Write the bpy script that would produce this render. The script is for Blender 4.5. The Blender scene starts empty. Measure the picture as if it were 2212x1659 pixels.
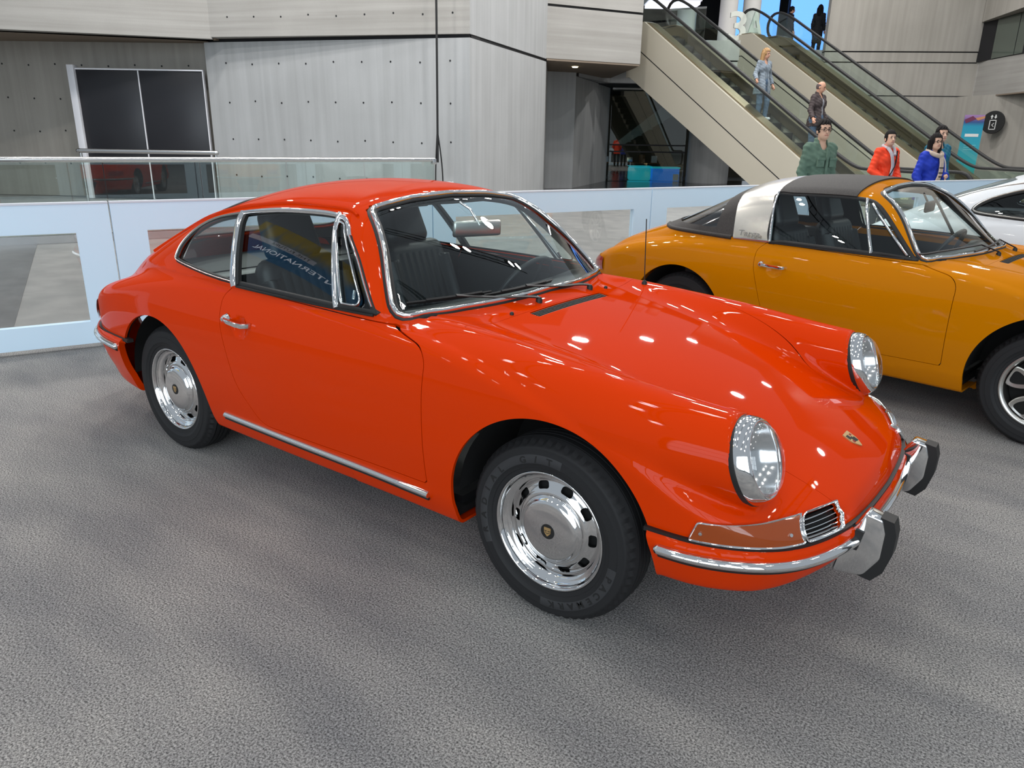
import bpy, bmesh, math, random
import numpy as np
from mathutils import Vector, Matrix
# ------------------------------------------------------------------ camera, world, exposure
S = bpy.context.scene
COL = S.collection
CAM = dict(pos=(1.1634, -2.4935, 1.4978), yaw=2.2120, pitch=0.3194, roll=0.0166, F=1606.13)
def cam_axes():
    cy, sy = math.cos(CAM['yaw']), math.sin(CAM['yaw']); cp, sp = math.cos(CAM['pitch']), math.sin(CAM['pitch'])
    f = Vector((cy*cp, sy*cp, -sp)); r = Vector((sy, -cy, 0)); u = r.cross(f)
    c, s = math.cos(CAM['roll']), math.sin(CAM['roll'])
    return r*c+u*s, u*c-r*s, f
_cd = bpy.data.cameras.new('camera'); cam = bpy.data.objects.new('camera', _cd); COL.objects.link(cam)
_r, _u, _f = cam_axes()
cam.matrix_world = Matrix(((_r.x, _u.x, -_f.x, CAM['pos'][0]), (_r.y, _u.y, -_f.y, CAM['pos'][1]), (_r.z, _u.z, -_f.z, CAM['pos'][2]), (0, 0, 0, 1)))
_cd.sensor_fit = 'HORIZONTAL'; _cd.sensor_width = 36; _cd.lens = CAM['F']/2212*36; _cd.clip_start = 0.05; _cd.clip_end = 400
S.camera = cam
S.view_settings.view_transform = 'Standard'; S.view_settings.look = 'None'; S.view_settings.gamma = 1
S.view_settings.use_curve_mapping = False; S.view_settings.exposure = 0.30
w = bpy.data.worlds.new('world'); S.world = w; w.use_nodes = True
w.node_tree.nodes['Background'].inputs[0].default_value = (0.80, 0.90, 1.0, 1); w.node_tree.nodes['Background'].inputs[1].default_value = 0.36

# daylight through the glass front of the hall, well behind the photographer
DAY = bpy.data.lights.new('window_daylight', 'AREA'); DAY.shape = 'RECTANGLE'; DAY.size = 3.4; DAY.size_y = 9.0; DAY.energy = 290; DAY.color = (.82, .92, 1)
DAY_R = (-11.4, -7.6, -3.8, 0, 3.8); DAY_D = -11.5
# ------------------------------------------------------------------ small helpers
PI = math.pi
def A(*a): return np.array(a, float)
def unit(v):
    v = np.asarray(v, float); n = np.linalg.norm(v, axis=-1, keepdims=True); return v/np.maximum(n, 1e-12)
class Spl:
    """natural cubic spline through points, evaluated from a dense table"""
    def __init__(s, pts):
        p = sorted(pts); x = A(*[q[0] for q in p]); y = A(*[q[1] for q in p]); n = len(x)
        h = np.diff(x); M = np.zeros((n, n)); r = np.zeros(n); M[0, 0] = M[-1, -1] = 1
        for i in range(1, n-1):
            M[i, i-1] = h[i-1]; M[i, i] = 2*(h[i-1]+h[i]); M[i, i+1] = h[i]
            r[i] = 6*((y[i+1]-y[i])/h[i]-(y[i]-y[i-1])/h[i-1])
        m = np.linalg.solve(M, r)
        xs = np.linspace(x[0], x[-1], 4001); k = np.clip(np.searchsorted(x, xs)-1, 0, n-2)
        t = xs-x[k]; hk = h[k]
        a = (m[k+1]-m[k])/(6*hk); b = m[k]/2; c = (y[k+1]-y[k])/hk-hk*(2*m[k]+m[k+1])/6
        s.xs, s.ys = xs, y[k]+t*(c+t*(b+t*a)); s.x0 = xs[0]; s.dx = xs[1]-xs[0]
    def __call__(s, x):
        f = np.clip((np.asarray(x)-s.x0)/s.dx, 0, 3999.999); i = f.astype(int); f = f-i
        return s.ys[i]*(1-f)+s.ys[i+1]*f
def smin(a, b, k):
    h = np.maximum(k-np.abs(a-b), 0)/k; return np.minimum(a, b)-h*h*h*k/6
def smax(a, b, k): return -smin(-a, -b, k)
def rmax(a, b, r):
    u = np.maximum(a+r, 0); v = np.maximum(b+r, 0); return np.minimum(np.maximum(a, b), -r)+np.sqrt(u*u+v*v)
def sstep(a, b, x):
    t = np.clip((x-a)/(b-a), 0, 1); return t*t*(3-2*t)
def mesh_obj(name, V, F, mat, parent=None, N=None, smooth=True, angle=None):
    me = bpy.data.meshes.new(name)
    me.from_pydata([tuple(v) for v in np.asarray(V).tolist()], [], [tuple(f) for f in F])
    if smooth: me.polygons.foreach_set('use_smooth', [True]*len(me.polygons))
    me.update()
    if N is not None: me.normals_split_custom_set_from_vertices([tuple(n) for n in np.asarray(N).tolist()])
    elif smooth and angle is not None: me.set_sharp_from_angle(angle=math.radians(angle))
    if mat is not None: me.materials.append(mat)
    o = bpy.data.objects.new(name, me); COL.objects.link(o)
    if parent is not None: o.parent = parent
    return o
def thing(name, label, cat, loc=(0, 0, 0), rotz=0, group=None):
    o = bpy.data.objects.new(name, None); COL.objects.link(o); o.empty_display_size = .2
    o.location = loc; o.rotation_euler = (0, 0, rotz); o['label'] = label; o['category'] = cat
    if group: o['group'] = group
    return o
def tag(o, label=None, cat=None, group=None, kind=None):
    for k, v in (('label', label), ('category', cat), ('group', group), ('kind', kind)):
        if v: o[k] = v
    return o
# ------------------------------------------------------------------ implicit surface tools
class SM:
    """surface mesh: vertices, normals, quads (a triangle repeats its last index)"""
    def __init__(s, V, N, F): s.V, s.N, s.F = V, N, F
    def compact(s):
        u, inv = np.unique(s.F, return_inverse=True)
        return SM(s.V[u], s.N[u], inv.reshape(s.F.shape))
    def faces(s):
        return [tuple(f[:3]) if f[3] == f[2] else tuple(f) for f in s.F.tolist()]
def gradient(field, P, e=.0015):
    g = np.stack([(field(P+d)-field(P-d)) for d in np.eye(3)*e], 1)/(2*e)
    return g
def polygonise(field, lo, hi, h, band=2.2, project=2):
    lo = np.asarray(lo, float); n = np.ceil((np.asarray(hi)-lo)/h).astype(int)+1
    c = 4; nc = (n-1)//c+2
    ax = [lo[i]+np.arange(nc[i])*h*c for i in range(3)]
    G = np.stack(np.meshgrid(*ax, indexing='ij'), -1).reshape(-1, 3)
    Fc = field(G).reshape(nc)
    big = Fc.repeat(c, 0).repeat(c, 1).repeat(c, 2)
    near = np.abs(Fc) < h*c*band
    nm = near.copy()
    for a in range(3):
        m2 = nm.copy(); sl = [slice(None)]*3; sr = [slice(None)]*3; sl[a] = slice(1, None); sr[a] = slice(None, -1)
        m2[tuple(sl)] |= nm[tuple(sr)]; m2[tuple(sr)] |= nm[tuple(sl)]; nm = m2
    mask = nm.repeat(c, 0).repeat(c, 1).repeat(c, 2)
    idx = np.argwhere(mask); pts = lo+idx*h
    Fv = big; Fv[mask] = field(pts)
    s = Fv < 0
    dims = np.array(Fv.shape)
    # cells with a sign change
    cs = np.zeros(dims-1, int); acc = np.zeros(tuple(dims-1)+(3,)); cnt = np.zeros(dims-1)
    cross = []
    for a in range(3):
        s0 = [slice(None)]*3; s1 = [slice(None)]*3; s0[a] = slice(None, -1); s1[a] = slice(1, None)
        ch = s[tuple(s0)] != s[tuple(s1)]
        e = np.argwhere(ch); f0 = Fv[tuple(s0)][ch]; f1 = Fv[tuple(s1)][ch]
        t = f0/(f0-f1); p = e.astype(float); p[:, a] += t
        b1, b2 = [q for q in range(3) if q != a]
        for i in (0, 1):
            for j in (0, 1):
                cell = e.copy(); cell[:, b1] -= i; cell[:, b2] -= j
                ok = (cell >= 0).all(1) & (cell < dims-1).all(1); cc = cell[ok]
                np.add.at(acc, (cc[:, 0], cc[:, 1], cc[:, 2]), p[ok]); np.add.at(cnt, (cc[:, 0], cc[:, 1], cc[:, 2]), 1)
        cross.append((a, e, f0 < 0))
    act = cnt > 0; vid = -np.ones(dims-1, int); vid[act] = np.arange(act.sum())
    V = lo+acc[act]/cnt[act][:, None]*h
    Q = []
    for a, e, inside in cross:
        b1, b2 = (a+1) % 3, (a+2) % 3
        ok = (e[:, b1] > 0) & (e[:, b2] > 0) & (e[:, b1] < dims[b1]-1) & (e[:, b2] < dims[b2]-1)
        e = e[ok]; ins = inside[ok]
        q = []
        for i, j in ((1, 1), (0, 1), (0, 0), (1, 0)):
            cc = e.copy(); cc[:, b1] -= i; cc[:, b2] -= j; q.append(vid[cc[:, 0], cc[:, 1], cc[:, 2]])
        q = np.stack(q, 1); q[~ins] = q[~ins][:, ::-1]; Q.append(q)
    F = np.concatenate(Q); F = F[(F >= 0).all(1)]
    for _ in range(project):
        g = gradient(field, V); d = field(V); g2 = (g*g).sum(1)
        st = -(d/np.maximum(g2, .05))[:, None]*g
        L = np.linalg.norm(st, axis=1, keepdims=True); V = V+st*np.minimum(1, h/np.maximum(L, 1e-9))
    N = unit(gradient(field, V))
    return SM(V, N, F)
def clip(sm, func, both=True):
    """split a surface mesh by the sign of func(points): (part with func<=0, part with func>0)"""
    s = func(sm.V); ins = s <= 0
    c = ins[sm.F].sum(1)
    Fi = sm.F[c == 4]; Fo = sm.F[c == 0]; Fm = sm.F[(c > 0) & (c < 4)]
    if len(Fm) == 0:
        return SM(sm.V, sm.N, Fi).compact(), SM(sm.V, sm.N, Fo).compact()
    cache = {}; n0 = len(sm.V); ea = []; eb = []; oi = []; oo = []
    for f in Fm.tolist():
        if f[3] == f[2]: f = f[:3]
        pi, po = [], []
        for k in range(len(f)):
            a, b = f[k], f[(k+1) % len(f)]
            (pi if ins[a] else po).append(a)
            if ins[a] != ins[b]:
                key = (a, b) if a < b else (b, a)
                if key not in cache: cache[key] = n0+len(ea); ea.append(key[0]); eb.append(key[1])
                pi.append(cache[key]); po.append(cache[key])
        for p, o in ((pi, oi), (po, oo)):
            if len(p) == 3: o.append((p[0], p[1], p[2], p[2]))
            elif len(p) == 4: o.append(tuple(p))
            elif len(p) >= 5:
                o.append((p[0], p[1], p[2], p[3])); 
                for q in range(3, len(p)-1): o.append((p[0], p[q], p[q+1], p[q+1]))
    ea = np.array(ea); eb = np.array(eb); A0, B0 = sm.V[ea], sm.V[eb]; fa, fb = s[ea].copy(), s[eb].copy()
    ta, tb = np.zeros(len(ea)), np.ones(len(ea))
    for _ in range(3):
        t = ta+(tb-ta)*fa/(fa-fb); fm = func(A0+(B0-A0)*t[:, None])
        same = np.sign(fm) == np.sign(fa)
        ta = np.where(same, t, ta); fa = np.where(same, fm, fa); tb = np.where(same, tb, t); fb = np.where(same, fb, fm)
        fa = np.where(fa == fb, fa-1e-9, fa)
    V = np.concatenate([sm.V, A0+(B0-A0)*t[:, None]]); N = np.concatenate([sm.N, unit(sm.N[ea]+(sm.N[eb]-sm.N[ea])*t[:, None])])
    Fi = np.concatenate([Fi, np.array(oi, int).reshape(-1, 4)]); Fo = np.concatenate([Fo, np.array(oo, int).reshape(-1, 4)])
    return SM(V, N, Fi).compact(), SM(V, N, Fo).compact()
def boundary(sm):
    e = []
    for a, b in ((0, 1), (1, 2), (2, 3), (3, 0)): e.append(sm.F[:, [a, b]])
    e = np.concatenate(e); e = e[e[:, 0] != e[:, 1]]
    k = np.sort(e, 1); key = k[:, 0]*(len(sm.V)+1)+k[:, 1]
    u, i, c = np.unique(key, return_index=True, return_counts=True)
    return e[i[c == 1]]
def with_return(sm, depth):
    """turn the open edges of a panel inwards"""
    e = boundary(sm)
    if depth <= 0 or len(e) == 0: return sm
    a, b = sm.V[e[:, 0]], sm.V[e[:, 1]]; na, nb = sm.N[e[:, 0]], sm.N[e[:, 1]]
    t = unit(b-a); no = np.cross(t, unit(na+nb)); n = len(sm.V); m = len(e)
    V = np.concatenate([sm.V, a, b, b-nb*depth, a-na*depth]); N = np.concatenate([sm.N, no, no, no, no])
    i = np.arange(m); q = np.stack([n+m+i, n+i, n+3*m+i, n+2*m+i], 1)
    return SM(V, N, np.concatenate([sm.F, q]))
def sm_obj(name, sm, mat, parent, depth=0, offset=0):
    if offset: sm = SM(sm.V+sm.N*offset, sm.N, sm.F)
    s = with_return(sm, depth)
    return mesh_obj(name, s.V, s.faces(), mat, parent, N=s.N)
def sd_poly(px, pz, poly):
    """signed distance to a closed polyline, negative inside"""
    a = np.asarray(poly, float); b = np.roll(a, -1, 0); out = np.full(px.shape, 9.)
    lo, hi = a.min(0)-.08, a.max(0)+.08
    near = (px > lo[0]) & (px < hi[0]) & (pz > lo[1]) & (pz < hi[1])
    x, z = px[near], pz[near]
    if len(x) == 0: return out
    d = np.full(x.shape, 1e9); ins = np.zeros(x.shape, bool)
    for (ax, az), (bx, bz) in zip(a, b):
        ex, ez = bx-ax, bz-az; wx, wz = x-ax, z-az
        t = np.clip((wx*ex+wz*ez)/max(ex*ex+ez*ez, 1e-12), 0, 1)
        d = np.minimum(d, (wx-ex*t)**2+(wz-ez*t)**2)
        c = ((az <= z) & (z < bz)) | ((bz <= z) & (z < az))
        if bz != az: ins ^= c & (x < ax+(z-az)/(bz-az)*ex)
    out[near] = np.where(ins, -1, 1)*np.sqrt(d); return out
def rounded(pts, n=6):
    """closed polyline from corners (x, z, radius)"""
    out = []; m = len(pts)
    for i in range(m):
        p = A(*pts[i][:2]); q0 = A(*pts[i-1][:2]); q1 = A(*pts[(i+1) % m][:2]); r = pts[i][2] if len(pts[i]) > 2 else 0
        if r <= 0: out.append(p); continue
        u, v = unit(q0-p), unit(q1-p); L = min(r/max(math.tan(math.acos(np.clip(u@v, -1, 1))/2), 1e-3), .49*np.linalg.norm(q0-p), .49*np.linalg.norm(q1-p))
        a, b = p+u*L, p+v*L
        for k in range(n+1):
            t = k/n; out.append((1-t)**2*a+2*t*(1-t)*p+t*t*b)
    return np.array(out)
def resample(P, n, closed=False):
    P = np.asarray(P, float)
    if closed: P = np.concatenate([P, P[:1]])
    s = np.concatenate([[0], np.cumsum(np.linalg.norm(np.diff(P, axis=0), axis=1))])
    t = np.linspace(0, s[-1], n+1)[:-1] if closed else np.linspace(0, s[-1], n)
    return np.stack([np.interp(t, s, P[:, i]) for i in range(P.shape[1])], 1)
def curve(P, n, closed=False):
    """catmull-rom through points"""
    P = np.asarray(P, float); m = len(P); out = []
    segs = m if closed else m-1
    for i in range(segs):
        p = [P[(i+k-1) % m] if closed else P[min(max(i+k-1, 0), m-1)] for k in range(4)]
        for t in np.linspace(0, 1, 12, endpoint=False):
            out.append(.5*((2*p[1])+(p[2]-p[0])*t+(2*p[0]-5*p[1]+4*p[2]-p[3])*t*t+(3*p[1]-p[0]-3*p[2]+p[3])*t**3))
    if not closed: out.append(P[-1])
    return resample(np.array(out), n, closed)
def sweep(P, N, prof, closed=False, prof_closed=True, caps=True):
    """sweep a profile [(side, out)] along P with surface normals N -> V, F"""
    P = np.asarray(P, float); n = len(P); T = unit(np.roll(P, -1, 0)-np.roll(P, 1, 0)) if closed else unit(np.gradient(P, axis=0))
    N = np.broadcast_to(np.asarray(N, float), P.shape); N = unit(N-(N*T).sum(1, keepdims=True)*T); B = np.cross(T, N); k = len(prof)
    V = np.concatenate([(P+B*a+N*b)[:, None] for a, b in prof], 1).reshape(-1, 3); F = []
    for i in range(n if closed else n-1):
        j = (i+1) % n
        for q in range(k if prof_closed else k-1):
            r = (q+1) % k; F.append((i*k+q, i*k+r, j*k+r, j*k+q))
    if not closed and prof_closed and caps: F.append(tuple(range(k))[::-1]); F.append(tuple((n-1)*k+q for q in range(k)))
    return V, F
def round_prof(wd, ht, n=8, base=0):
    return [(wd/2*math.cos(PI*i/n), base+ht*math.sin(PI*i/n)) for i in range(n+1)]
def circ_prof(r, n=10): return [(r*math.cos(2*PI*i/n), r*math.sin(2*PI*i/n)) for i in range(n)]
def tube(P, r, n=10, up=(0, 0, 1)):
    P = np.asarray(P, float); T = unit(np.gradient(P, axis=0)); u = np.asarray(up, float)
    if abs((T@u)).max() > .97: u = A(1, .3, 0)
    return sweep(P, np.broadcast_to(u, P.shape), circ_prof(r, n))
def lathe(prof, n=48, axis='y', a0=0, a1=2*PI):
    """revolve (radius, along) about the y axis (or z) -> V, F"""
    full = abs(a1-a0-2*PI) < 1e-6; th = np.linspace(a0, a1, n, endpoint=not full); V = []
    for t in th:
        for r, a in prof:
            V.append((r*math.cos(t), a, r*math.sin(t)) if axis == 'y' else (r*math.cos(t), r*math.sin(t), a))
    k = len(prof); F = []
    for i in range(n if full else n-1):
        j = (i+1) % n
        for q in range(k-1):
            f = (i*k+q, i*k+q+1, j*k+q+1, j*k+q)
            F.append(f if axis != 'y' else f[::-1])
    return np.array(V), F
def box(lo, hi, bev=0):
    x0, y0, z0 = lo; x1, y1, z1 = hi
    V = [(x, y, z) for x in (x0, x1) for y in (y0, y1) for z in (z0, z1)]
    F = [(0, 1, 3, 2), (4, 6, 7, 5), (0, 4, 5, 1), (2, 3, 7, 6), (0, 2, 6, 4), (1, 5, 7, 3)]
    if bev <= 0: return np.array(V, float), F
    bm = bmesh.new(); vs = [bm.verts.new(v) for v in V]
    for f in F: bm.faces.new([vs[i] for i in f])
    bmesh.ops.bevel(bm, geom=bm.edges[:], offset=bev, segments=2, profile=.5, affect='EDGES')
    bm.verts.index_update(); V = np.array([v.co[:] for v in bm.verts]); F = [tuple(v.index for v in f.verts) for f in bm.faces]; bm.free()
    return V, F
def join(*parts):
    Vs, Fs, n = [], [], 0
    for V, F in parts:
        Vs.append(np.asarray(V, float)); Fs += [tuple(i+n for i in f) for f in F]; n += len(V)
    return np.concatenate(Vs), Fs
def xf(VF, M=None, t=(0, 0, 0)):
    V, F = VF; V = np.asarray(V, float)
    if M is not None: V = V@np.asarray(M, float).T
    return V+np.asarray(t, float), F
def rot(axis, a): return np.array(Matrix.Rotation(a, 3, axis))
def prism(poly, y0, y1, plane='xz'):
    """extrude a closed 2D outline"""
    n = len(poly); f = {'xz': lambda p, d: (p[0], d, p[1]), 'xy': lambda p, d: (p[0], p[1], d), 'yz': lambda p, d: (d, p[0], p[1])}[plane]
    V = [f(p, y0) for p in poly]+[f(p, y1) for p in poly]
    F = [tuple(range(n)), tuple(range(2*n-1, n-1, -1))]+[(i, n+i, n+(i+1) % n, (i+1) % n) for i in range(n)]
    return np.array(V, float), F
def fix_normals(o):
    bm = bmesh.new(); bm.from_mesh(o.data); bmesh.ops.recalc_face_normals(bm, faces=bm.faces[:]); bm.to_mesh(o.data); bm.free(); return o
def part(name, VF, mat, parent, angle=35, smooth=True):
    o = mesh_obj(name, VF[0], VF[1], mat, parent, smooth=False); fix_normals(o)
    if smooth: o.data.polygons.foreach_set('use_smooth', [True]*len(o.data.polygons)); o.data.set_sharp_from_angle(angle=math.radians(angle))
    return o
# ------------------------------------------------------------------ materials
def mat(name, color, rough=.5, metal=0, spec=.5, coat=0, trans=0, ior=1.45, emit=None, estr=0, alpha=1, nodes=None):
    m = bpy.data.materials.new(name); m.use_nodes = True; b = m.node_tree.nodes['Principled BSDF']; I = b.inputs
    I['Base Color'].default_value = (*color, 1); I['Roughness'].default_value = rough; I['Metallic'].default_value = metal
    I['Specular IOR Level'].default_value = spec; I['Coat Weight'].default_value = coat; I['Coat Roughness'].default_value = .03
    I['Transmission Weight'].default_value = trans; I['IOR'].default_value = ior; I['Alpha'].default_value = alpha
    if emit: I['Emission Color'].default_value = (*emit, 1); I['Emission Strength'].default_value = estr
    if nodes: nodes(m.node_tree, b)
    return m
def noise_color(c0, c1, scale, lo=.35, hi=.65, detail=6, rough=None, bump=0, stretch=None, bscale=None, coord='Object'):
    def f(nt, b):
        N, L = nt.nodes, nt.links
        tc = N.new('ShaderNodeTexCoord'); mp = N.new('ShaderNodeMapping'); L.new(tc.outputs[coord], mp.inputs[0])
        if stretch: mp.inputs['Scale'].default_value = stretch
        nz = N.new('ShaderNodeTexNoise'); nz.inputs['Scale'].default_value = scale; nz.inputs['Detail'].default_value = detail; L.new(mp.outputs[0], nz.inputs['Vector'])
        cr = N.new('ShaderNodeValToRGB'); cr.color_ramp.elements[0].position = lo; cr.color_ramp.elements[1].position = hi
        cr.color_ramp.elements[0].color = (*c0, 1); cr.color_ramp.elements[1].color = (*c1, 1)
        L.new(nz.outputs['Fac'], cr.inputs[0]); L.new(cr.outputs[0], b.inputs['Base Color'])
        if bump:
            bp = N.new('ShaderNodeBump'); bp.inputs['Strength'].default_value = bump; bp.inputs['Distance'].default_value = .004
            n2 = N.new('ShaderNodeTexNoise'); n2.inputs['Scale'].default_value = bscale or scale*3; n2.inputs['Detail'].default_value = 4
            L.new(mp.outputs[0], n2.inputs['Vector']); L.new(n2.outputs['Fac'], bp.inputs['Height']); L.new(bp.outputs[0], b.inputs['Normal'])
    return f
def glass_mat(name, tint=(.85, .93, .92), refl=.10, rough=0):
    """thin pane: mostly see-through with a fresnel reflection"""
    m = bpy.data.materials.new(name); m.use_nodes = True; nt = m.node_tree; N, L = nt.nodes, nt.links; N.clear()
    o = N.new('ShaderNodeOutputMaterial'); mx = N.new('ShaderNodeMixShader'); t = N.new('ShaderNodeBsdfTransparent'); g = N.new('ShaderNodeBsdfGlossy')
    t.inputs[0].default_value = (*tint, 1); g.inputs['Roughness'].default_value = rough; g.inputs[0].default_value = (1, 1, 1, 1)
    lw = N.new('ShaderNodeLayerWeight'); lw.inputs[0].default_value = .5; fr = N.new('ShaderNodeMath'); fr.operation = 'POWER'; fr.inputs[1].default_value = 4.2; L.new(lw.outputs['Facing'], fr.inputs[0])
    ad = N.new('ShaderNodeMath'); ad.operation = 'MULTIPLY_ADD'; ad.inputs[1].default_value = .85; ad.inputs[2].default_value = refl*.75; ad.use_clamp = True
    L.new(fr.outputs[0], ad.inputs[0]); L.new(ad.outputs[0], mx.inputs[0]); L.new(t.outputs[0], mx.inputs[1]); L.new(g.outputs[0], mx.inputs[2]); L.new(mx.outputs[0], o.inputs[0])
    return m
def paint(name, c):
    m = mat(name, c, rough=.5, spec=.0, coat=.5); m.node_tree.nodes['Principled BSDF'].inputs['Coat IOR'].default_value = 1.36; return m
M_orange = paint('orange_red_paint', (.64, .037, .000))
M_yellow = paint('yellow_ochre_paint', (.56, .185, .001))
M_white_paint = paint('white_paint', (.72, .74, .76))
M_chrome = mat('chrome', (.82, .82, .82), .06, 1)
M_satin = mat('satin_aluminium', (.62, .61, .58), .28, 1)
M_rubber = mat('black_rubber', (.012, .012, .012), .55)
M_black = mat('black_interior', (.010, .010, .011), .6)
M_leather = mat('black_leather', (.014, .015, .017), .42)
M_well = mat('wheel_well_black', (.006, .006, .006), .9)
M_glass = glass_mat('clear_glass', (.86, .94, .93), .055)
M_tyre = mat('tyre_rubber', (.011, .011, .012), .7)
# ------------------------------------------------------------------ the hall around the cars (R to the right, D into depth, seen from where the photographer stands)
RX = A(math.sin(CAM['yaw']), -math.cos(CAM['yaw'])); DX = A(math.cos(CAM['yaw']), math.sin(CAM['yaw'])); C0 = A(*CAM['pos'][:2]); BROT = CAM['yaw']-PI/2
def W(R, D, z=0):
    p = C0+RX*R+DX*D; return A(p[0], p[1], z)
def concrete(name, c0, c1, horiz=False):
    def f(nt, b):
        N, L = nt.nodes, nt.links; tc = N.new('ShaderNodeTexCoord')
        mp = N.new('ShaderNodeMapping'); mp.inputs['Scale'].default_value = (.12, .12, 5) if horiz else (3.2, 3.2, .12); L.new(tc.outputs['Object'], mp.inputs[0])
        n1 = N.new('ShaderNodeTexNoise'); n1.inputs['Scale'].default_value = 2.2; n1.inputs['Detail'].default_value = 5; L.new(mp.outputs[0], n1.inputs['Vector'])
        n2 = N.new('ShaderNodeTexNoise'); n2.inputs['Scale'].default_value = .7; n2.inputs['Detail'].default_value = 6; L.new(tc.outputs['Object'], n2.inputs['Vector'])
        n3 = N.new('ShaderNodeTexNoise'); n3.inputs['Scale'].default_value = 60; n3.inputs['Detail'].default_value = 2; L.new(tc.outputs['Object'], n3.inputs['Vector'])
        a = N.new('ShaderNodeMath'); a.operation = 'MULTIPLY_ADD'; a.inputs[1].default_value = .55; L.new(n1.outputs[0], a.inputs[0])
        m2 = N.new('ShaderNodeMath'); m2.operation = 'MULTIPLY'; m2.inputs[1].default_value = .35; L.new(n2.outputs[0], m2.inputs[0]); L.new(m2.outputs[0], a.inputs[2])
        a2 = N.new('ShaderNodeMath'); a2.operation = 'MULTIPLY_ADD'; a2.inputs[1].default_value = .10; L.new(n3.outputs[0], a2.inputs[0]); L.new(a.outputs[0], a2.inputs[2])
        cr = N.new('ShaderNodeValToRGB'); cr.color_ramp.elements[0].position = .36; cr.color_ramp.elements[1].position = .64
        cr.color_ramp.elements[0].color = (*c0, 1); cr.color_ramp.elements[1].color = (*c1, 1); L.new(a2.outputs[0], cr.inputs[0]); L.new(cr.outputs[0], b.inputs['Base Color'])
        bp = N.new('ShaderNodeBump'); bp.inputs['Strength'].default_value = .15; bp.inputs['Distance'].default_value = .02; L.new(a2.outputs[0], bp.inputs['Height']); L.new(bp.outputs[0], b.inputs['Normal'])
    return mat(name, (.4, .4, .4), .85, nodes=f)
M_conc = concrete('board_marked_concrete', (.345, .35, .35), (.43, .437, .44))
M_conc_h = concrete('banded_concrete', (.31, .297, .275), (.41, .396, .372), True)
M_conc_w = concrete('warm_concrete', (.32, .30, .265), (.41, .385, .345))
def carpet_nodes(nt, b):
    N, L = nt.nodes, nt.links; tc = N.new('ShaderNodeTexCoord')
    n1 = N.new('ShaderNodeTexNoise'); n1.inputs['Scale'].default_value = 165; n1.inputs['Detail'].default_value = 4; n1.inputs['Roughness'].default_value = .75; L.new(tc.outputs['Object'], n1.inputs['Vector'])
    mp = N.new('ShaderNodeMapping'); mp.inputs['Scale'].default_value = (1.1, 3.2, 1); mp.inputs['Rotation'].default_value = (0, 0, .5); L.new(tc.outputs['Object'], mp.inputs[0])
    n2 = N.new('ShaderNodeTexNoise'); n2.inputs['Scale'].default_value = 1.1; n2.inputs['Detail'].default_value = 7; L.new(mp.outputs[0], n2.inputs['Vector'])
    r1 = N.new('ShaderNodeValToRGB'); r1.color_ramp.elements[0].position = .38; r1.color_ramp.elements[1].position = .66; r1.color_ramp.elements[0].color = (.085, .085, .086, 1); r1.color_ramp.elements[1].color = (.66, .65, .635, 1)
    L.new(n1.outputs[0], r1.inputs[0])
    r2 = N.new('ShaderNodeValToRGB'); r2.color_ramp.elements[0].position = .3; r2.color_ramp.elements[1].position = .7; r2.color_ramp.elements[0].color = (.70, .70, .72, 1); r2.color_ramp.elements[1].color = (1.12, 1.09, 1.05, 1)
    L.new(n2.outputs[0], r2.inputs[0])
    mx = N.new('ShaderNodeMix'); mx.data_type = 'RGBA'; mx.blend_type = 'MULTIPLY'; mx.inputs[0].default_value = 1
    L.new(r1.outputs[0], mx.inputs[6]); L.new(r2.outputs[0], mx.inputs[7]); L.new(mx.outputs[2], b.inputs['Base Color'])
    bp = N.new('ShaderNodeBump'); bp.inputs['Strength'].default_value = .9; bp.inputs['Distance'].default_value = .006; L.new(n1.outputs[0], bp.inputs['Height']); L.new(bp.outputs[0], b.inputs['Normal'])
M_carpet = mat('grey_loop_carpet', (.2, .2, .2), .95, spec=.15, nodes=carpet_nodes)
M_stone = mat('grey_stone_floor', (.3, .3, .29), .5, nodes=noise_color((.20, .20, .195), (.27, .265, .255), 3, bump=0))
M_stone_d = mat('dark_stone_floor', (.1, .1, .1), .35, nodes=noise_color((.085, .085, .088), (.13, .13, .133), 4))
M_granite = mat('black_granite', (.02, .02, .022), .15)
M_panel = mat('white_barrier_laminate', (.68, .86, 1.0), .45)
M_panel_edge = mat('white_barrier_edge', (.66, .70, .76), .4)
M_joint = mat('blue_grey_joint', (.18, .21, .27), .6)
M_acryl = glass_mat('clear_acrylic', (.93, .94, .94), .10)
M_balu = glass_mat('greenish_rail_glass', (.90, .96, .94), .07)
M_frame_w = mat('white_metal_frame', (.80, .80, .84), .3)
M_display = mat('dark_grey_screen', (.020, .020, .024), .32)
M_steel = mat('brushed_steel', (.60, .60, .60), .25, 1)
M_beige = mat('beige_metal_cladding', (.50, .46, .375), .42)
M_bronze = mat('bronze_skirt', (.26, .21, .13), .32, .8)
M_step = mat('black_step', (.022, .022, .024), .5)
M_sign = mat('sign_off_white', (.62, .64, .58), .5)
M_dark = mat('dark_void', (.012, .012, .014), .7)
M_soffit = mat('brown_soffit', (.24, .19, .145), .85)
M_blue_scr = mat('blue_screen', (.05, .12, .4), .3, emit=(.13, .34, 1.0), estr=1.5)
M_white_scr = mat('white_screen_light', (.8, .8, .9), .3, emit=(.85, .80, 1.0), estr=1.6)
def slab(name, pts, z0, z1, m, parent=None, kind='structure'):
    """upright or flat slab from a plan outline in (R, D)"""
    q = [W(*p)[:2] for p in pts]; V, F = prism(q, z0, z1, 'xy'); o = part(name, (V, F), m, parent, 30, smooth=False)
    if kind and parent is None: o['kind'] = kind
    return o
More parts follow.
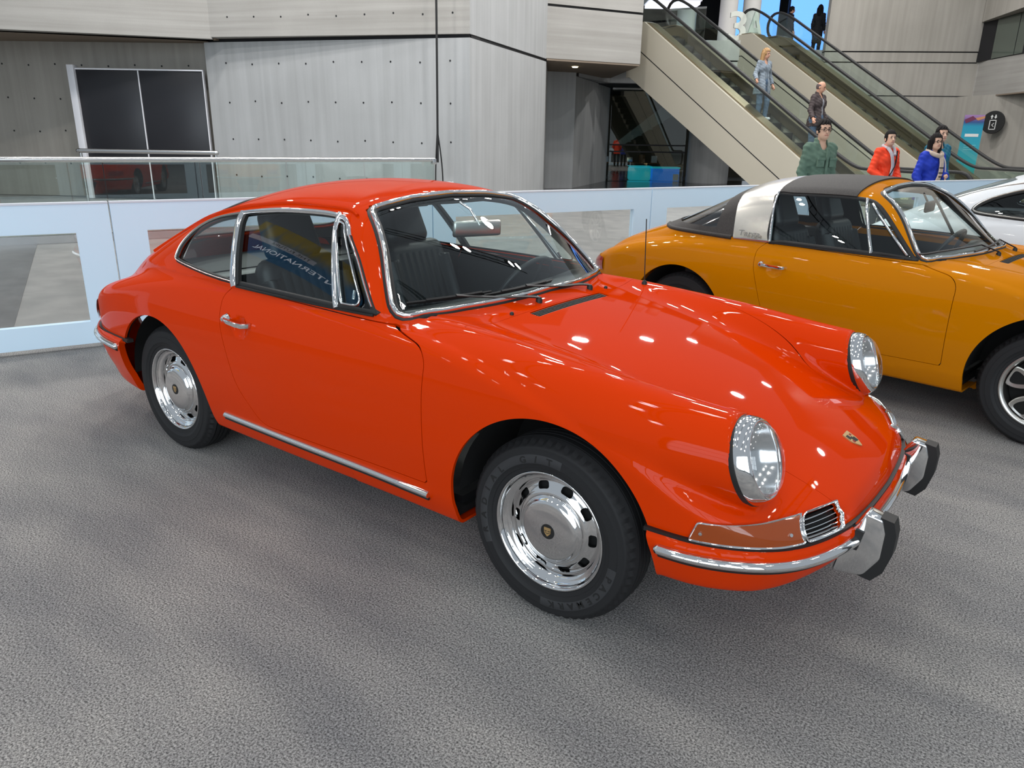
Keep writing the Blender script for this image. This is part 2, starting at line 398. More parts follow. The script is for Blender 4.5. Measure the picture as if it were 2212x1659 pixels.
def face_wall(name, a, b, z0, z1, m, th=.35, parent=None):
    a, b = A(*a), A(*b); d = unit(b-a); n = A(-d[1], d[0]); n = n if n[1] > 0 else -n
    return slab(name, [a, b, b+n*th, a+n*th], z0, z1, m, parent)
# --- floors
fl = part('floor', box((-60, -40, -.25), (60, 90, -.010)), M_stone, None, smooth=False); fl['kind'] = 'structure'
BDIR = unit(A(1, .61)); BN = A(-BDIR[1], BDIR[0])
def BP(s, off=0, z=0):   # a place along the barrier line
    p = A(0, 7.10)+BDIR*s+BN*off; return W(p[0], p[1], z)
cp = [BP(-40, .22)[:2], BP(40, .22)[:2], BP(40, -40)[:2], BP(-40, -40)[:2]]
V, F = prism(cp, -.010, 0, 'xy'); o = part('floor_carpet', (V, F), M_carpet, None, smooth=False); o['kind'] = 'structure'
slab('floor_dark_band', [(-30, 7), (-7.5, 10.0), (-6.75, 10.6), (-3.885, 5.575), (-3.6, 5.0), (-10, 1.0), (-30, -5)], -.0095, -.004, M_stone_d)
slab('floor_granite', [(-.5, 20.5), (14, 17.6), (16, 24), (16, 31), (-.5, 31)], -.0095, .006, M_granite)
# --- glass front of the hall behind the photographer: five bays of daylight between dark mullions
for i, r_ in enumerate(DAY_R):
    lo = bpy.data.objects.new('window_daylight', DAY); COL.objects.link(lo); lo.location = W(r_, DAY_D, 5.3); lo.rotation_euler = (PI/2, 0, BROT); 
for i in range(6): slab('window_mullion', [(DAY_R[0]-2.0+i*3.8, DAY_D-.12), (DAY_R[0]-1.8+i*3.8, DAY_D-.12), (DAY_R[0]-1.8+i*3.8, DAY_D+.12), (DAY_R[0]-2.0+i*3.8, DAY_D+.12)], 0, 10.4, M_dark)
for z in (.58, 3.6, 6.8, 9.82): slab('window_transom', [(DAY_R[0]-2.0, DAY_D-.12), (DAY_R[-1]+2.0, DAY_D-.12), (DAY_R[-1]+2.0, DAY_D+.10), (DAY_R[0]-2.0, DAY_D+.10)], z, z+.14, M_dark)
# --- concrete walls left of the escalators
ZG = 3.43; G = .035; TOP = 11
face_wall('wall_left', (-20, 18.9), (-6.2, 18.4), 0, ZG+.6, M_conc_w)
face_wall('wall_left_upper', (-20, 13.9), (-6.60, 17.55), ZG, TOP, M_conc_h, .5)
slab('ceiling_recess', [(-20, 14.4), (-6.60, 17.75), (-6.4, 19.2), (-20, 19.6)], ZG, ZG+.3, M_soffit)
slab('wall_front', [(-6.93, 17.92), (-.958, 16.30), (-.80, 16.75), (-6.93, 18.8)], 0, ZG-G, M_conc)
slab('wall_front_upper', [(-6.70, 17.56), (-.958, 16.30), (-.80, 16.75), (-6.5, 18.8)], ZG+G, TOP, M_conc_h)
slab('wall_front_groove', [(-6.85, 17.97), (-.97, 16.36), (-.82, 16.75), (-6.8, 18.8)], ZG-G, ZG+G, M_dark)
slab('wall_corner', [(-.958, 16.30), (.7485, 20.944), (.92, 24.29), (-.80, 16.75)], 0, ZG-G, M_conc)
slab('wall_corner_upper', [(-.958, 16.30), (.7485, 20.944), (.92, 24.29), (-.80, 16.75)], ZG+G, TOP, M_conc)
slab('wall_corner_groove', [(-.94, 16.40), (.70, 20.95), (.90, 24.2), (-.80, 16.75)], ZG-G, ZG+G, M_dark)
ob = [(.7485, 20.944), (3.367, 22.169), (3.10, 26.5), (1.85, 26.5), (.92, 24.29)]
slab('wall_overhang', ob, ZG+.05, 4.70, M_conc_h); slab('wall_overhang_groove', [(p[0]*.985+.02, p[1]+.04) for p in ob], 4.70, 4.76, M_dark); slab('wall_overhang_upper', ob, 4.76, TOP, M_conc_h)
slab('ceiling_overhang', [(.76, 20.96), (3.355, 22.18), (3.09, 26.5), (1.85, 26.5), (.92, 24.29)], ZG, ZG+.05, M_soffit)
face_wall('wall_inner', (.90, 24.29), (1.811, 24.61), 0, ZG, M_conc); face_wall('wall_inner_far', (1.811, 24.61), (3.436, 29.364), 0, 3.33, M_conc, .3)
slab('wall_beam', [(1.9, 24.75), (3.16, 27.15), (4.75, 27.3), (4.75, 29.4), (3.5, 29.4)], 3.33, 5.0, M_conc)
slab('wall_beam_cap', [(1.9, 24.75), (3.16, 27.20), (4.75, 27.35), (4.75, 29.4), (3.5, 29.4)], 4.25, 4.29, M_dark)
# tie holes of the formwork: tiny dark dimples, far too small to single out
def tie_holes(name, a, b, z0, z1, nx, nz, parent, jitter=.02):
    rnd = random.Random(hash(name) % 1000 if False else len(name)); a, b = A(*a), A(*b); d = unit(b-a); n = A(d[1], -d[0]); n = n if n[1] < 0 else -n; ps = []
    P0 = W(*a); Q = W(*(a+n)); nw = unit(A(*(Q-P0)[:2]))
    for i in range(nx):
        for j in range(nz):
            p = a+(b-a)*((i+.5)/nx)+n*.002; z = z0+(z1-z0)*(j+.5)/nz if nz > 1 else z0; c_ = W(p[0], p[1], z+rnd.uniform(-jitter, jitter))
            V, F = lathe([(.020, 0), (.018, -.004), (.0001, -.004)], 10); R_ = np.array(Vector((0, -1, 0)).rotation_difference(Vector((nw[0], nw[1], 0))).to_matrix()); ps.append(xf((V, F), R_, c_))
    o = part(name, join(*ps), M_dark, parent, 50); o['kind'] = 'stuff'; return o
wf = bpy.data.objects['wall_front']
tie_holes('tie_holes', (-6.75, 17.87), (-1.05, 16.325), 0.2, 3.35, 9, 4, wf); tie_holes('tie_holes', (-6.5, 17.52), (-1.0, 16.31), ZG+.42, 0, 9, 1, bpy.data.objects['wall_front_upper'])
tie_holes('tie_holes', (-16, 18.75), (-6.6, 18.41), .4, 3.3, 15, 4, bpy.data.objects['wall_left'])
# --- right hand walls
face_wall('wall_right_back', (10.42, 27.51), (15.38, 27.0), 0, 4.10, M_conc_w); face_wall('wall_right_back_upper', (10.42, 27.51), (15.38, 27.0), 4.47, TOP, M_conc_w)
face_wall('wall_right_back_band', (10.42, 27.53), (15.38, 27.02), 4.14, 4.43, M_conc_w)
for z0, z1 in ((4.10, 4.14), (4.43, 4.47)): face_wall('wall_right_groove', (10.44, 27.57), (15.36, 27.06), z0, z1, M_dark)
face_wall('wall_right_line', (10.42, 27.50), (15.38, 26.99), 3.06, 3.085, M_dark, .05)
rw_ = [(15.3, 27.3), (15.39, 26.95), (15.05, 23.0), (14.2, 16), (18, 16), (18, 27)]
slab('wall_right', rw_, 3.06, 4.15, M_conc_h); slab('wall_right_top', [(15.39, 27.3), (15.2, 26.9), (14.3, 21.6), (13.4, 15), (18, 15), (18, 27)], 5.35, TOP, M_conc_w)
slab('wall_right_window_back', [(15.3, 27.3), (15.32, 26.9), (15.35, 26.3), (14.85, 21.6), (14.0, 15), (18, 15), (18, 27)], 4.15, 5.35, M_dark)
wg = mat('green_grey_glass', (.10, .12, .10), .08)
for i in range(7):
    y0 = 26.2-i*1.35; slab('window_pane', [(15.30-.0845*(26.2-y0)*1.0, y0), (15.30-.0845*(26.2-y0+1.3), y0-1.3), (15.36-.0845*(26.2-y0+1.3), y0-1.3), (15.36-.0845*(26.2-y0), y0)], 4.17, 5.33, wg, bpy.data.objects['wall_right_window_back'])
face_wall('wall_right_low', (14.9, 27.2), (16.4, 20.0), 0, 3.06, M_conc_w, .4)
slab('ceiling_right_soffit', [(15.39, 27.0), (15.05, 23.0), (14.2, 16), (18, 16), (18, 27)], 3.02, 3.06, M_soffit)
# --- dark doorway panel with its white frame and push rails
dp = thing('door_panel', 'tall dark grey double panel in a white frame behind the glass rail', 'panel', tuple(W(-8.5, 18.0)), BROT)
for x0, x1 in ((-1.40, -.005), (.005, 1.44)): part('dark_panel', box((x0, -.02, .02), (x1, .02, 2.80), .004), M_display, dp)
part('frame_post', box((-1.555, -.10, 0), (-1.405, .10, 2.90), .006), M_frame_w, dp); part('frame_post', box((1.445, -.05, 0), (1.465, .05, 2.82)), M_frame_w, dp)
part('frame_head', box((-1.40, -.05, 2.805), (1.465, .05, 2.835)), M_frame_w, dp); part('frame_mullion', box((-.012, -.04, 0), (.012, .03, 2.80)), M_frame_w, dp)
pr = thing('steel_rail', 'short round steel rail across the dark panel above the longer rail', 'rail', tuple(W(-7.82, 16.5)), BROT)
part('rail_tube', tube(A((-1.46, 0, 1.10), (1.46, 0, 1.10)), .045, 14, (0, 1, 0)), M_steel, pr, 60)
for x in (-1.46, 1.46):
    part('rail_post', tube(A((x*.985, .02, 0), (x*.985, .02, 1.08)), .028, 10), M_steel, pr, 60); part('rail_cap', xf(lathe([(.0001, -.05), (.035, -.045), (.05, -.01), (.05, .02)], 16), rot('Z', PI/2 if x > 0 else -PI/2), (x, 0, 1.10)), M_steel, pr, 60)
# --- glass balustrade with a steel handrail, parallel to the barrier
b0, b1 = A(-10.25, 8.26), A(-1.426, 13.58); L_ = np.linalg.norm(b1-b0); ba = math.atan2(b1[1]-b0[1], b1[0]-b0[0])
bs = thing('glass_balustrade', 'long glass balustrade with round steel handrail in front of the concrete wall', 'balustrade', tuple(W(*b0)), BROT+ba)
part('handrail', tube(A((0, 0, 1.117), (L_, 0, 1.117)), .038, 14, (0, 1, 0)), M_steel, bs, 60)
n_ = 8
for i in range(n_): part('glass_pane', box((L_*i/n_+.006, -.007, .02), (L_*(i+1)/n_-.006, .007, 1.09)), M_balu, bs)
part('base_shoe', box((0, -.05, -.008), (L_, .05, .10)), M_steel, bs); part('end_bracket', box((L_-.05, -.05, 1.04), (L_+.02, .05, 1.137), .01), M_steel, bs)
# --- white display barrier: separate panels with clear windows
def barrier_panel(s0, s1, label):
    p = BP((s0+s1)/2); ang = BROT+math.atan2(BDIR[1], BDIR[0]); t = thing('display_barrier', label, 'barrier', tuple(p), ang, 'white barrier panels')
    w_ = (s1-s0)/2-.005; H = 1.02; m = .22; z0, z1 = .195, .825
    fr = box((-w_, -.03, .035), (w_, .03, z0)); part('bottom_board', fr, M_panel, t); part('top_board', box((-w_, -.03, z1), (w_, .03, H)), M_panel, t)
    part('side_board', box((-w_, -.03, z0), (-w_+m, .03, z1)), M_panel, t); part('side_board', box((w_-m, -.03, z0), (w_, .03, z1)), M_panel, t)
    part('clear_pane', box((-w_+m, -.004, z0), (w_-m, .004, z1)), M_acryl, t)
    part('cap_rail', box((-w_, -.036, H), (w_, .036, H+.012)), M_panel_edge, t)
    part('joint_strip', box((w_-.012, .031, .05), (w_+.004, .034, H-.01)), M_joint, t)
    for x in (-w_+.02, w_-.16): part('foot', box((x, -.19, 0), (x+.14, .19, .028), .004), M_panel_edge, t)
seams = [-5.85, -3.355, -.8575, 1.64, 4.137, 6.635, 9.13]
labels = ['white barrier panel at the far left edge beside the rear of the orange car', 'white barrier panel directly behind the rear of the orange car', 'white barrier panel seen through the cabin of the orange car', 'white barrier panel behind the bare tail of the yellow car', 'white barrier panel behind the soft rear window of the yellow car', 'white barrier panel behind the white car']
for i in range(6): barrier_panel(seams[i], seams[i+1], labels[i])
# --- hanging black cable in front of the wall, small white socket
cb = thing('hanging_cable', 'thin black cable hanging down the concrete wall', 'cable', tuple(W(-1.60, 15.9)), BROT)
cz = np.linspace(0, 1, 60); rnd = random.Random(4)
part('cable_run', tube(np.stack([.02*np.sin(cz*3), 0*cz, 9-8.0*cz], 1), .022, 8, (0, 1, 0)), M_rubber, cb, 60)
for sg in (-1, 1):
    tt = np.linspace(0, 1, 24); part('cable_tail', tube(np.stack([.003+sg*.10*np.sin(tt*PI*.75)*(.5 if sg < 0 else 1), 0*tt, 1.62-1.6*tt], 1), .014, 8, (0, 1, 0)), M_rubber, cb, 60)
part('cable_tie', xf(lathe([(.03, -.02), (.034, 0), (.03, .02)], 12, 'z'), None, (0.01, 0, 4.2)), M_rubber, cb, 60)
so = part('wall_socket', box((-.11, -.03, -.045), (.11, .03, .045), .01), M_frame_w, None); so.location = W(-1.42, 16.38, .55); so.rotation_euler = (0, 0, BROT-.26); tag(so, 'small white socket box low on the wall by the cable', 'socket')
# ------------------------------------------------------------------ the body of the sports car as an implicit surface (x forward, metres, front axle at x = 0)
sP = Spl([(-3.5, .60), (-3.2, .665), (-2.9, .735), (-2.6, .777), (-2.2, .797), (-1.7, .802), (-1.2, .802), (-.6, .797), (0, .786), (.3, .759), (.5, .749), (.65, .712), (.8, .673), (1.0, .583)])
sXf = Spl([(0, .836), (.2, .829), (.4, .804), (.55, .754), (.7, .680), (.9, .52)])
sXr = Spl([(0, -3.235), (.3, -3.22), (.5, -3.165), (.65, -3.05), (.8, -2.86), (1, -2.5)])
sI = Spl([(.1, .13), (.18, .085), (.25, .05), (.32, .028), (.42, .010), (.52, .001), (.62, 0), (.70, .004), (.78, .020), (.84, .042), (.89, .068), (.95, .11), (1.05, .19)])
sHood = Spl([(1.1, .22), (.95, .38), (.87, .462), (.80, .518), (.70, .576), (.6, .622), (.45, .680), (.3, .728), (.1, .780), (-.1, .822), (-.3, .858), (-.5, .888), (-.7, .902), (-1.0, .908), (-1.6, .902), (-2.0, .888), (-2.4, .852), (-2.7, .795), (-2.9, .735), (-3.1, .645), (-3.25, .55), (-3.5, .35)])
sCr = Spl([(1, .20), (.6, .20), (.4, .17), (.1, .10), (-.3, .065), (-.6, .075), (-.9, .055), (-1.2, .03), (-2.4, .03), (-3.4, .05)])
sFz = Spl([(.8, .775), (.55, .795), (.45, .802), (.26, .820), (.06, .841), (-.15, .855), (-.38, .865), (-.6, .864), (-.9, .858)])
sFr = Spl([(.8, .122), (.58, .124), (.3, .140), (0, .150), (-.4, .155), (-.9, .15)])
sFy = Spl([(.8, .592), (.55, .600), (.3, .612), (0, .622), (-.4, .628), (-.9, .62)])
sB = Spl([(-.2, .60), (-.45, .655), (-.68, .703), (-1.0, .733), (-1.3, .742), (-1.6, .740), (-2.0, .715), (-2.4, .655), (-2.8, .565), (-3.3, .44)])
sT = Spl([(-.4, .43), (-.7, .475), (-.9, .510), (-1.1, .540), (-1.4, .563), (-1.7, .560), (-2.0, .530), (-2.4, .455), (-2.8, .36), (-3.3, .24)])
sRoof = Spl([(-.3, 1.17), (-.6, 1.222), (-.8, 1.255), (-1.08, 1.292), (-1.4, 1.312), (-1.7, 1.292), (-1.95, 1.238), (-2.2, 1.155), (-2.45, 1.053), (-2.7, .938), (-2.9, .838), (-3.05, .755), (-3.15, .690), (-3.3, .56), (-3.5, .33)])
sW0 = Spl([(.6, -.02), (.85, -.425), (.905, -.505), (1.1, -.795), (1.277, -1.085), (1.4, -1.30)])
sWk = Spl([(.6, .52), (.9, .46), (1.1, .26), (1.27, .12), (1.4, .1)])
HL_C = (.575, .600, .672); HL_N = (math.cos(math.radians(20)), 0, math.sin(math.radians(20)))
def hull_side(x, y, z):
    s = smax(y-sP(x), (x-sXf(y))*.8, .22); s = smax(s, (sXr(y)-x)*.85, .22)
    return s+sI(z)
def lower_field(x, y, z):
    side = hull_side(x, y, z)
    top = (z-(sHood(x)-sCr(x)*y*y))*np.where(x > .2, .93, .96)
    f = rmax(side, top, .035+.03*sstep(-1.8, -2.6, x))
    # front wings: tubes that end in the raked headlamp plane
    r = sFr(x); cz = sFz(x)-r; dy = y-sFy(x); dz = np.where(z > cz, z-cz, (z-cz)*(1-.85*sstep(.45, .15, x)))
    t = np.sqrt(dy*dy+dz*dz)-r
    hp = (x-HL_C[0])*HL_N[0]+(z-HL_C[2])*HL_N[2]
    t = rmax(t, hp, .012); t = np.maximum(t, side-.003)
    t = np.maximum(t, -.9-x)
    kk = (.03+.10*sstep(.62, 0., x))*(1-sstep(-.05, .10, dy))+.012+.05*sstep(.15, .35, x)*sstep(-.02, .10, dy)
    f = smin(f, t, kk)
    return rmax(f, (.205+.085*sstep(.25, .40, x)+.045*sstep(.62, .80, x))+.03*sstep(-2.5, -3.2, x)-z, .02)
sRoofT = Spl([(-.3, 1.17), (-.6, 1.222), (-.8, 1.255), (-1.08, 1.282), (-1.4, 1.294), (-1.7, 1.280), (-1.88, 1.250), (-2.05, 1.180), (-2.25, 1.085), (-2.45, .995), (-2.62, .925), (-2.8, .862), (-2.95, .80), (-3.1, .71), (-3.3, .56), (-3.5, .33)])
def glass_house(x, y, z, roof=sRoof):
    t = (z-.90)/.32
    tp = np.maximum(t, 0)
    yg = sB(x)+(sT(x)-sB(x))*tp+.053*tp*(1-tp)+.10*np.minimum(t, 0)
    side = (y-yg)*.88
    top = (z-(roof(x)-.20*y*y-.25*y**4))*np.where(x < -1.8, .93, .99)
    ws = (x-(sW0(z)-sWk(z)*y*y))*.54
    f = rmax(side, top, .055)
    return rmax(f, ws, .045)
def side_glass(sm, sd, inset):
    """flatten a side pane on to the plain side curve of the glass house"""
    x, z = sm.V[:, 0], sm.V[:, 2]
    f = lambda x, z: (lambda t: sB(x)+(sT(x)-sB(x))*t+.053*t*(1-t))(np.maximum((z-.90)/.32, -.05))
    y = f(x, z); e = .002; N = unit(np.stack([-(f(x+e, z)-f(x-e, z))/(2*e), np.ones(len(x)), -(f(x, z+e)-f(x, z-e))/(2*e)], 1))
    V = np.stack([x, y, z], 1)-N*inset
    return SM(V*[1, sd, 1], N*[1, sd, 1], sm.F)
def targa_field(P): return coupe_field(P, sRoofT, .05)
def coupe_field(P, roof=sRoof, kr=.14):
    x, y, z = P[:, 0], np.abs(P[:, 1]), P[:, 2]
    k = .035+kr*sstep(-1.7, -2.5, x)
    f = smin(lower_field(x, y, z), glass_house(x, y, z, roof), k)
    # shallow dish behind each door handle
    d = np.sqrt((x+1.505)**2+((y-.822)*1.5)**2+(z-.757)**2)-.070
    return smax(f, -d, .004)
def surf(field, P, axis, lo, hi, n=26):
    """point on the surface along an axis: outside at hi, inside at lo"""
    P = np.array(P, float); a = np.full(len(P), float(lo)); b = np.full(len(P), float(hi))
    for _ in range(n):
        m = (a+b)/2; P[:, axis] = m; s = field(P) < 0; a = np.where(s, m, a); b = np.where(s, b, m)
    return P
def surf_dir(field, O, D, lo, hi, n=26):
    O = np.asarray(O, float); D = np.asarray(D, float); a = np.full(len(D), float(lo)); b = np.full(len(D), float(hi))
    for _ in range(n):
        m = (a+b)/2; s = field(O+D*m[:, None]) < 0; a = np.where(s, m, a); b = np.where(s, b, m)
    return O+D*a[:, None]
def mirror_sm(sm):
    sm, _ = clip(sm, lambda P: P[:, 1])
    W = sm.V.copy(); W[np.abs(W[:, 1]) < 1e-4, 1] = 0
    n = len(W); cen = W[:, 1] == 0
    V2 = W*[1, -1, 1]; N2 = sm.N*[1, -1, 1]; mp = np.where(cen, np.arange(n), np.arange(n)+n)
    N1 = sm.N.copy(); N1[cen, 1] = 0; N1 = unit(N1)
    return SM(np.concatenate([W, V2]), np.concatenate([N1, N2]), np.concatenate([sm.F, mp[sm.F[:, ::-1]]])).compact()
def tri_fix(sm):
    """triangles must repeat their last index"""
    F = sm.F.copy()
    bad = (F[:, 0] == F[:, 1]) & (F[:, 2] != F[:, 3]); F[bad] = F[bad][:, [2, 3, 1, 1]]
    bad = (F[:, 1] == F[:, 2]) & (F[:, 2] != F[:, 3]); F[bad] = F[bad][:, [3, 0, 1, 1]]
    bad = (F[:, 3] == F[:, 0]) & (F[:, 2] != F[:, 3]); F[bad] = F[bad][:, [1, 2, 3, 3]]
    return SM(sm.V, sm.N, F)
# outlines, measured from the car
DLO = curve([(-2.135, .952), (-2.118, 1.018), (-2.050, 1.085), (-1.930, 1.134), (-1.760, 1.166), (-1.600, 1.188), (-1.443, 1.202), (-1.250, 1.206), (-1.130, 1.198), (-1.072, 1.176), (-1.020, 1.128), (-.940, 1.060), (-.850, .968), (-.790, .906), (-.775, .897),
             (-.960, .901), (-1.200, .906), (-1.540, .910), (-1.700, .914), (-1.860, .922), (-2.030, .934), (-2.110, .942)], 150, closed=True)
DOOR = rounded([(-.690, .868, .03), (-.481, .824, .09), (-.482, .345, .012), (-1.425, .332, .12), (-1.560, .480, .3), (-1.655, .760, .3), (-1.655, .850, .06), (-1.600, .898, .02)], 8)
WSHIELD = rounded([(-.697, .880, .07), (-.45, .902, .6), (0, .917, .9), (.45, .902, .6), (.697, .880, .07), (.628, 1.01, .9), (.470, 1.238, .075), (.25, 1.258, .6), (0, 1.266, .9), (-.25, 1.258, .6), (-.470, 1.238, .075), (-.628, 1.01, .9)], 8)
RWIN = rounded([(-.56, .985, .10), (0, .965, .9), (.56, .985, .10), (.44, 1.20, .10), (0, 1.225, .9), (-.44, 1.20, .10)], 8)
sHoodW = Spl([(-.7, .615), (-.44, .612), (-.2, .592), (.1, .545), (.3, .492), (.5, .436), (.62, .408), (.74, .388), (.9, .37)])
IND = rounded([(.474, .460, .006), (.496, .519, .010), (.703, .517, .003), (.733, .462, .003)], 4)
HORN = rounded([(.738, .462, .003), (.708, .517, .003), (.757, .516, .010), (.781, .492, .010), (.792, .462, .005)], 4)
ARCH_F = (0.005, .318, .382); ARCH_R = (-2.215, .305, .378)
def arch_sd(P):
    x, z = P[:, 0], P[:, 2]
    d = np.minimum(np.hypot((x-ARCH_F[0])*1.02, z-ARCH_F[1])-ARCH_F[2], np.hypot((x-ARCH_R[0])*.99, (z-ARCH_R[1]))-ARCH_R[2])
    # straight drop of the openings below the hubs
    lo = np.minimum(np.maximum(np.abs(x-ARCH_F[0]-.0)-.372, z-ARCH_F[1]), np.maximum(np.abs(x-ARCH_R[0]-.0)-.38, z-ARCH_R[1]))
    return np.minimum(d, lo+0*x)
def sides(V): return -1 if V < 0 else 1
BUMP_Z = .452
def bump_region(P): return np.maximum(P[:, 2]-BUMP_Z, np.maximum(.30-P[:, 0], 0)*0+(.30-P[:, 0]))
def rbump_region(P): return np.maximum(P[:, 2]-.520+.02*np.maximum(-P[:, 0]-2.6, 0), P[:, 0]+2.45)
def make_wheel(name, parent, loc, side, style, tyre_r=.313, letters=True, wscale=1):
    """wheel whose outer face looks to -y; side=+1 turns it round"""
    wE = bpy.data.objects.new(name, None); COL.objects.link(wE); wE.parent = parent; wE.location = loc; wE.empty_display_size = .1
    if side > 0: wE.rotation_euler = (0, 0, PI)
    R = tyre_r; hw = .083
    # tyre: bead -> sidewall -> shoulder -> tread
    prof = [(.190, -.058), (.202, -.066), (.207, -.072), (.214, -.073), (.219, -.0745), (.221, -.078), (.236, -.083), (.237, -.0845), (.262, -.0845), (.263, -.083), (.281, -.0800), (.285, -.0805), (.290, -.0775), (.298, -.071), (.305, -.062), (.3085, -.056),
            (.3115, -.050), (.3130, -.040), (.3065, -.0395), (.3065, -.033), (.3132, -.0325), (.3134, -.014), (.3068, -.0135), (.3068, -.007), (.3135, -.0065)]
    prof = [(r*R/.3135, a) for r, a in prof]
    prof = prof+[(r, -a) for r, a in prof[::-1]]
    V, F = lathe(prof, 120)
    # lateral tread sipes at the shoulder: real notches
    th = np.arctan2(V[:, 2], V[:, 0]); rr = np.hypot(V[:, 0], V[:, 2])
    idx = np.round((th/(2*PI))*120).astype(int) % 2
    sh = (rr > .2955*R/.3135) & (np.abs(V[:, 1]) > .045) & (idx == 0) & (rr < .3125*R/.3135)
    V[sh] *= np.stack([1-.008/rr[sh], np.ones(sh.sum()), 1-.008/rr[sh]], 1)
    # flatten the contact patch a little
    V[:, 2] = np.maximum(V[:, 2], -(loc[2]-.001))
    t = mesh_obj('tyre', V, F, M_tyre, wE, angle=50); fix_normals(t); t.data.set_sharp_from_angle(angle=math.radians(40))
    if letters:
        for d0, d1 in ((78, 206), (268, 352)): part('side_wall_band', lathe([(.2345, -.0835), (.2365, -.0852), (.2625, -.0852), (.2645, -.0835)], 40, a0=math.radians(d0), a1=math.radians(d1)), M_letter, t, 60)
        curved_text(t, 'RADIAL G/T', .2492, -.0853, 201, 82, .030, M_rubber, 'outer_lettering')
        curved_text(t, 'PACEMARK', .2492, -.0853, 347, 273, .030, M_rubber, 'maker_lettering')
    if style == 'steel':
        barrel = [(.186, -.052), (.196, -.060), (.2035, -.0665), (.2045, -.0700), (.2035, -.0725), (.2005, -.0735), (.197, -.0715), (.193, -.062), (.187, -.050), (.179, -.046), (.172, -.044), (.166, -.034), (.163, -.018)]
        part('rim_lip', lathe(barrel, 96), M_chrome, wE, 60)
        # disc with ten rounded slots
        prof = [(.168, -.010), (.164, -.020), (.158, -.0265), (.150, -.0305), (.141, -.0335), (.134, -.0365), (.128, -.0405), (.122, -.043), (.116, -.043)]
        prof = resample(np.array(prof), 26); V, F = lathe([tuple(p) for p in prof], 180)
        sm = SM(np.array(V), np.zeros_like(V), np.array(F)); 
        n = np.zeros_like(sm.V)
        fn = np.cross(sm.V[sm.F[:, 1]]-sm.V[sm.F[:, 0]], sm.V[sm.F[:, 2]]-sm.V[sm.F[:, 0]])
        for q in range(4): np.add.at(n, sm.F[:, q], fn)
        sm.N = unit(n); sm.N *= np.where(sm.N[:, 1:2] > 0, -1, 1)
        def slots(P):
            a = np.arctan2(P[:, 2], P[:, 0]); r = np.hypot(P[:, 0], P[:, 2]); s = 2*PI/10
            da = (a+s/2) % s-s/2; u = np.abs(da)*r-.0125; v = np.abs(r-.146)-.0035
            return .0088-np.sqrt(np.maximum(u, 0)**2+np.maximum(v, 0)**2)-np.minimum(np.maximum(u, v), 0)
        disc, _ = clip(sm, slots)
        o = sm_obj('slotted_disc', disc, M_chrome, wE, .006)
        cap = [(.119, -.036), (.1185, -.046), (.116, -.0505), (.1115, -.0520), (.108, -.0535), (.104, -.0590), (.098, -.0632), (.088, -.0655), (.060, -.0672), (.027, -.0678)]
        hc = part('hubcap', lathe(cap+[(.0001, -.0680)], 72), M_chrome, wE, 50)
        bd = part('badge', lathe([(.026, -.0676), (.0255, -.0690), (.0001, -.0692)], 32), M_rubber, hc, 50)
        g = rounded([(-.013, .015, .003), (.013, .015, .003), (.012, -.004, .006), (0, -.017, .003), (-.012, -.004, .006)], 3)
        part('badge_shield', join(prism(g[::-1], -.0692, -.0705)), M_gold, hc, 40)
        for (a0, b0, a1, b1) in ((-.011, .002, -.002, .0128), (.002, .0025, .0105, .0122), (-.003, -.0060, .0035, .0050), (-.0095, -.0035, -.004, .0005), (.0045, -.0035, .0095, .0005)):
            part('shield_mark', prism(np.array([(a0, b0), (a1, b0), (a1, b0+.0022), (a0, b0+.0022)]), -.0700, -.0709), M_rubber, hc, 40)
        part('brake_drum', lathe([(.162, .03), (.16, -.006), (.10, -.012), (.0001, -.012)], 40), M_well, wE, 50)
        part('wheel_barrel', lathe([(.163, -.018), (.160, .05), (.19, .06)], 48), M_black, wE, 50)
    else:
        part('rim_lip', lathe([(.186, -.052), (.196, -.060), (.2045, -.0680), (.2045, -.0720), (.2005, -.0745), (.193, -.074), (.183, -.062), (.176, -.050), (.174, -.02)], 96), M_satin, wE, 60)
        part('wheel_barrel', lathe([(.176, -.03), (.170, .05), (.19, .06)], 48), M_well, wE, 50)
        part('brake_drum', lathe([(.172, .03), (.170, -.004), (.10, -.010), (.0001, -.010)], 40), M_well, wE, 50)
        for k in range(5):
            a = 2*PI*k/5+PI/2
            pet = curve([(.045, -.014), (.075, -.034), (.115, -.052), (.150, -.056), (.170, -.047), (.175, 0), (.170, .047), (.150, .056), (.115, .052), (.075, .034), (.045, .014)], 44, True)
            inner = curve([(.080, 0), (.115, -.026), (.145, -.034), (.160, -.026), (.163, 0), (.160, .026), (.145, .034), (.115, .026)], 44, True)
            V, F = prism(pet, -.058, -.030); c, s = math.cos(a), math.sin(a)
            V = np.stack([V[:, 0]*c-V[:, 2]*s, V[:, 1], V[:, 0]*s+V[:, 2]*c], 1)
            sp = part('petal_spoke', (V, F), M_well, wE, 30)
            i0 = np.argmin(np.hypot(*(inner-pet[0]).T)); inner = np.roll(inner, -i0, 0)
            ring = np.concatenate([[(p[0], -.0585, p[1]) for p in pet], [(p[0], -.064, p[1]) for p in (pet*.8+inner*.2)], [(p[0], -.062, p[1]) for p in inner], [(p[0], -.0585, p[1]) for p in inner*.9+pet*.1*0+inner*.1]])
            n = 44; Fr = [(q*n+i, q*n+(i+1) % n, (q+1)*n+(i+1) % n, (q+1)*n+i) for q in range(3) for i in range(n)]
            ring = np.stack([ring[:, 0]*c-ring[:, 2]*s, ring[:, 1], ring[:, 0]*s+ring[:, 2]*c], 1)
            part('spoke_face', (ring, Fr), M_satin, sp, 40)
        part('hub_cap', lathe([(.045, -.03), (.042, -.055), (.034, -.062), (.0001, -.064)], 36), M_satin, wE, 50)
    return wE
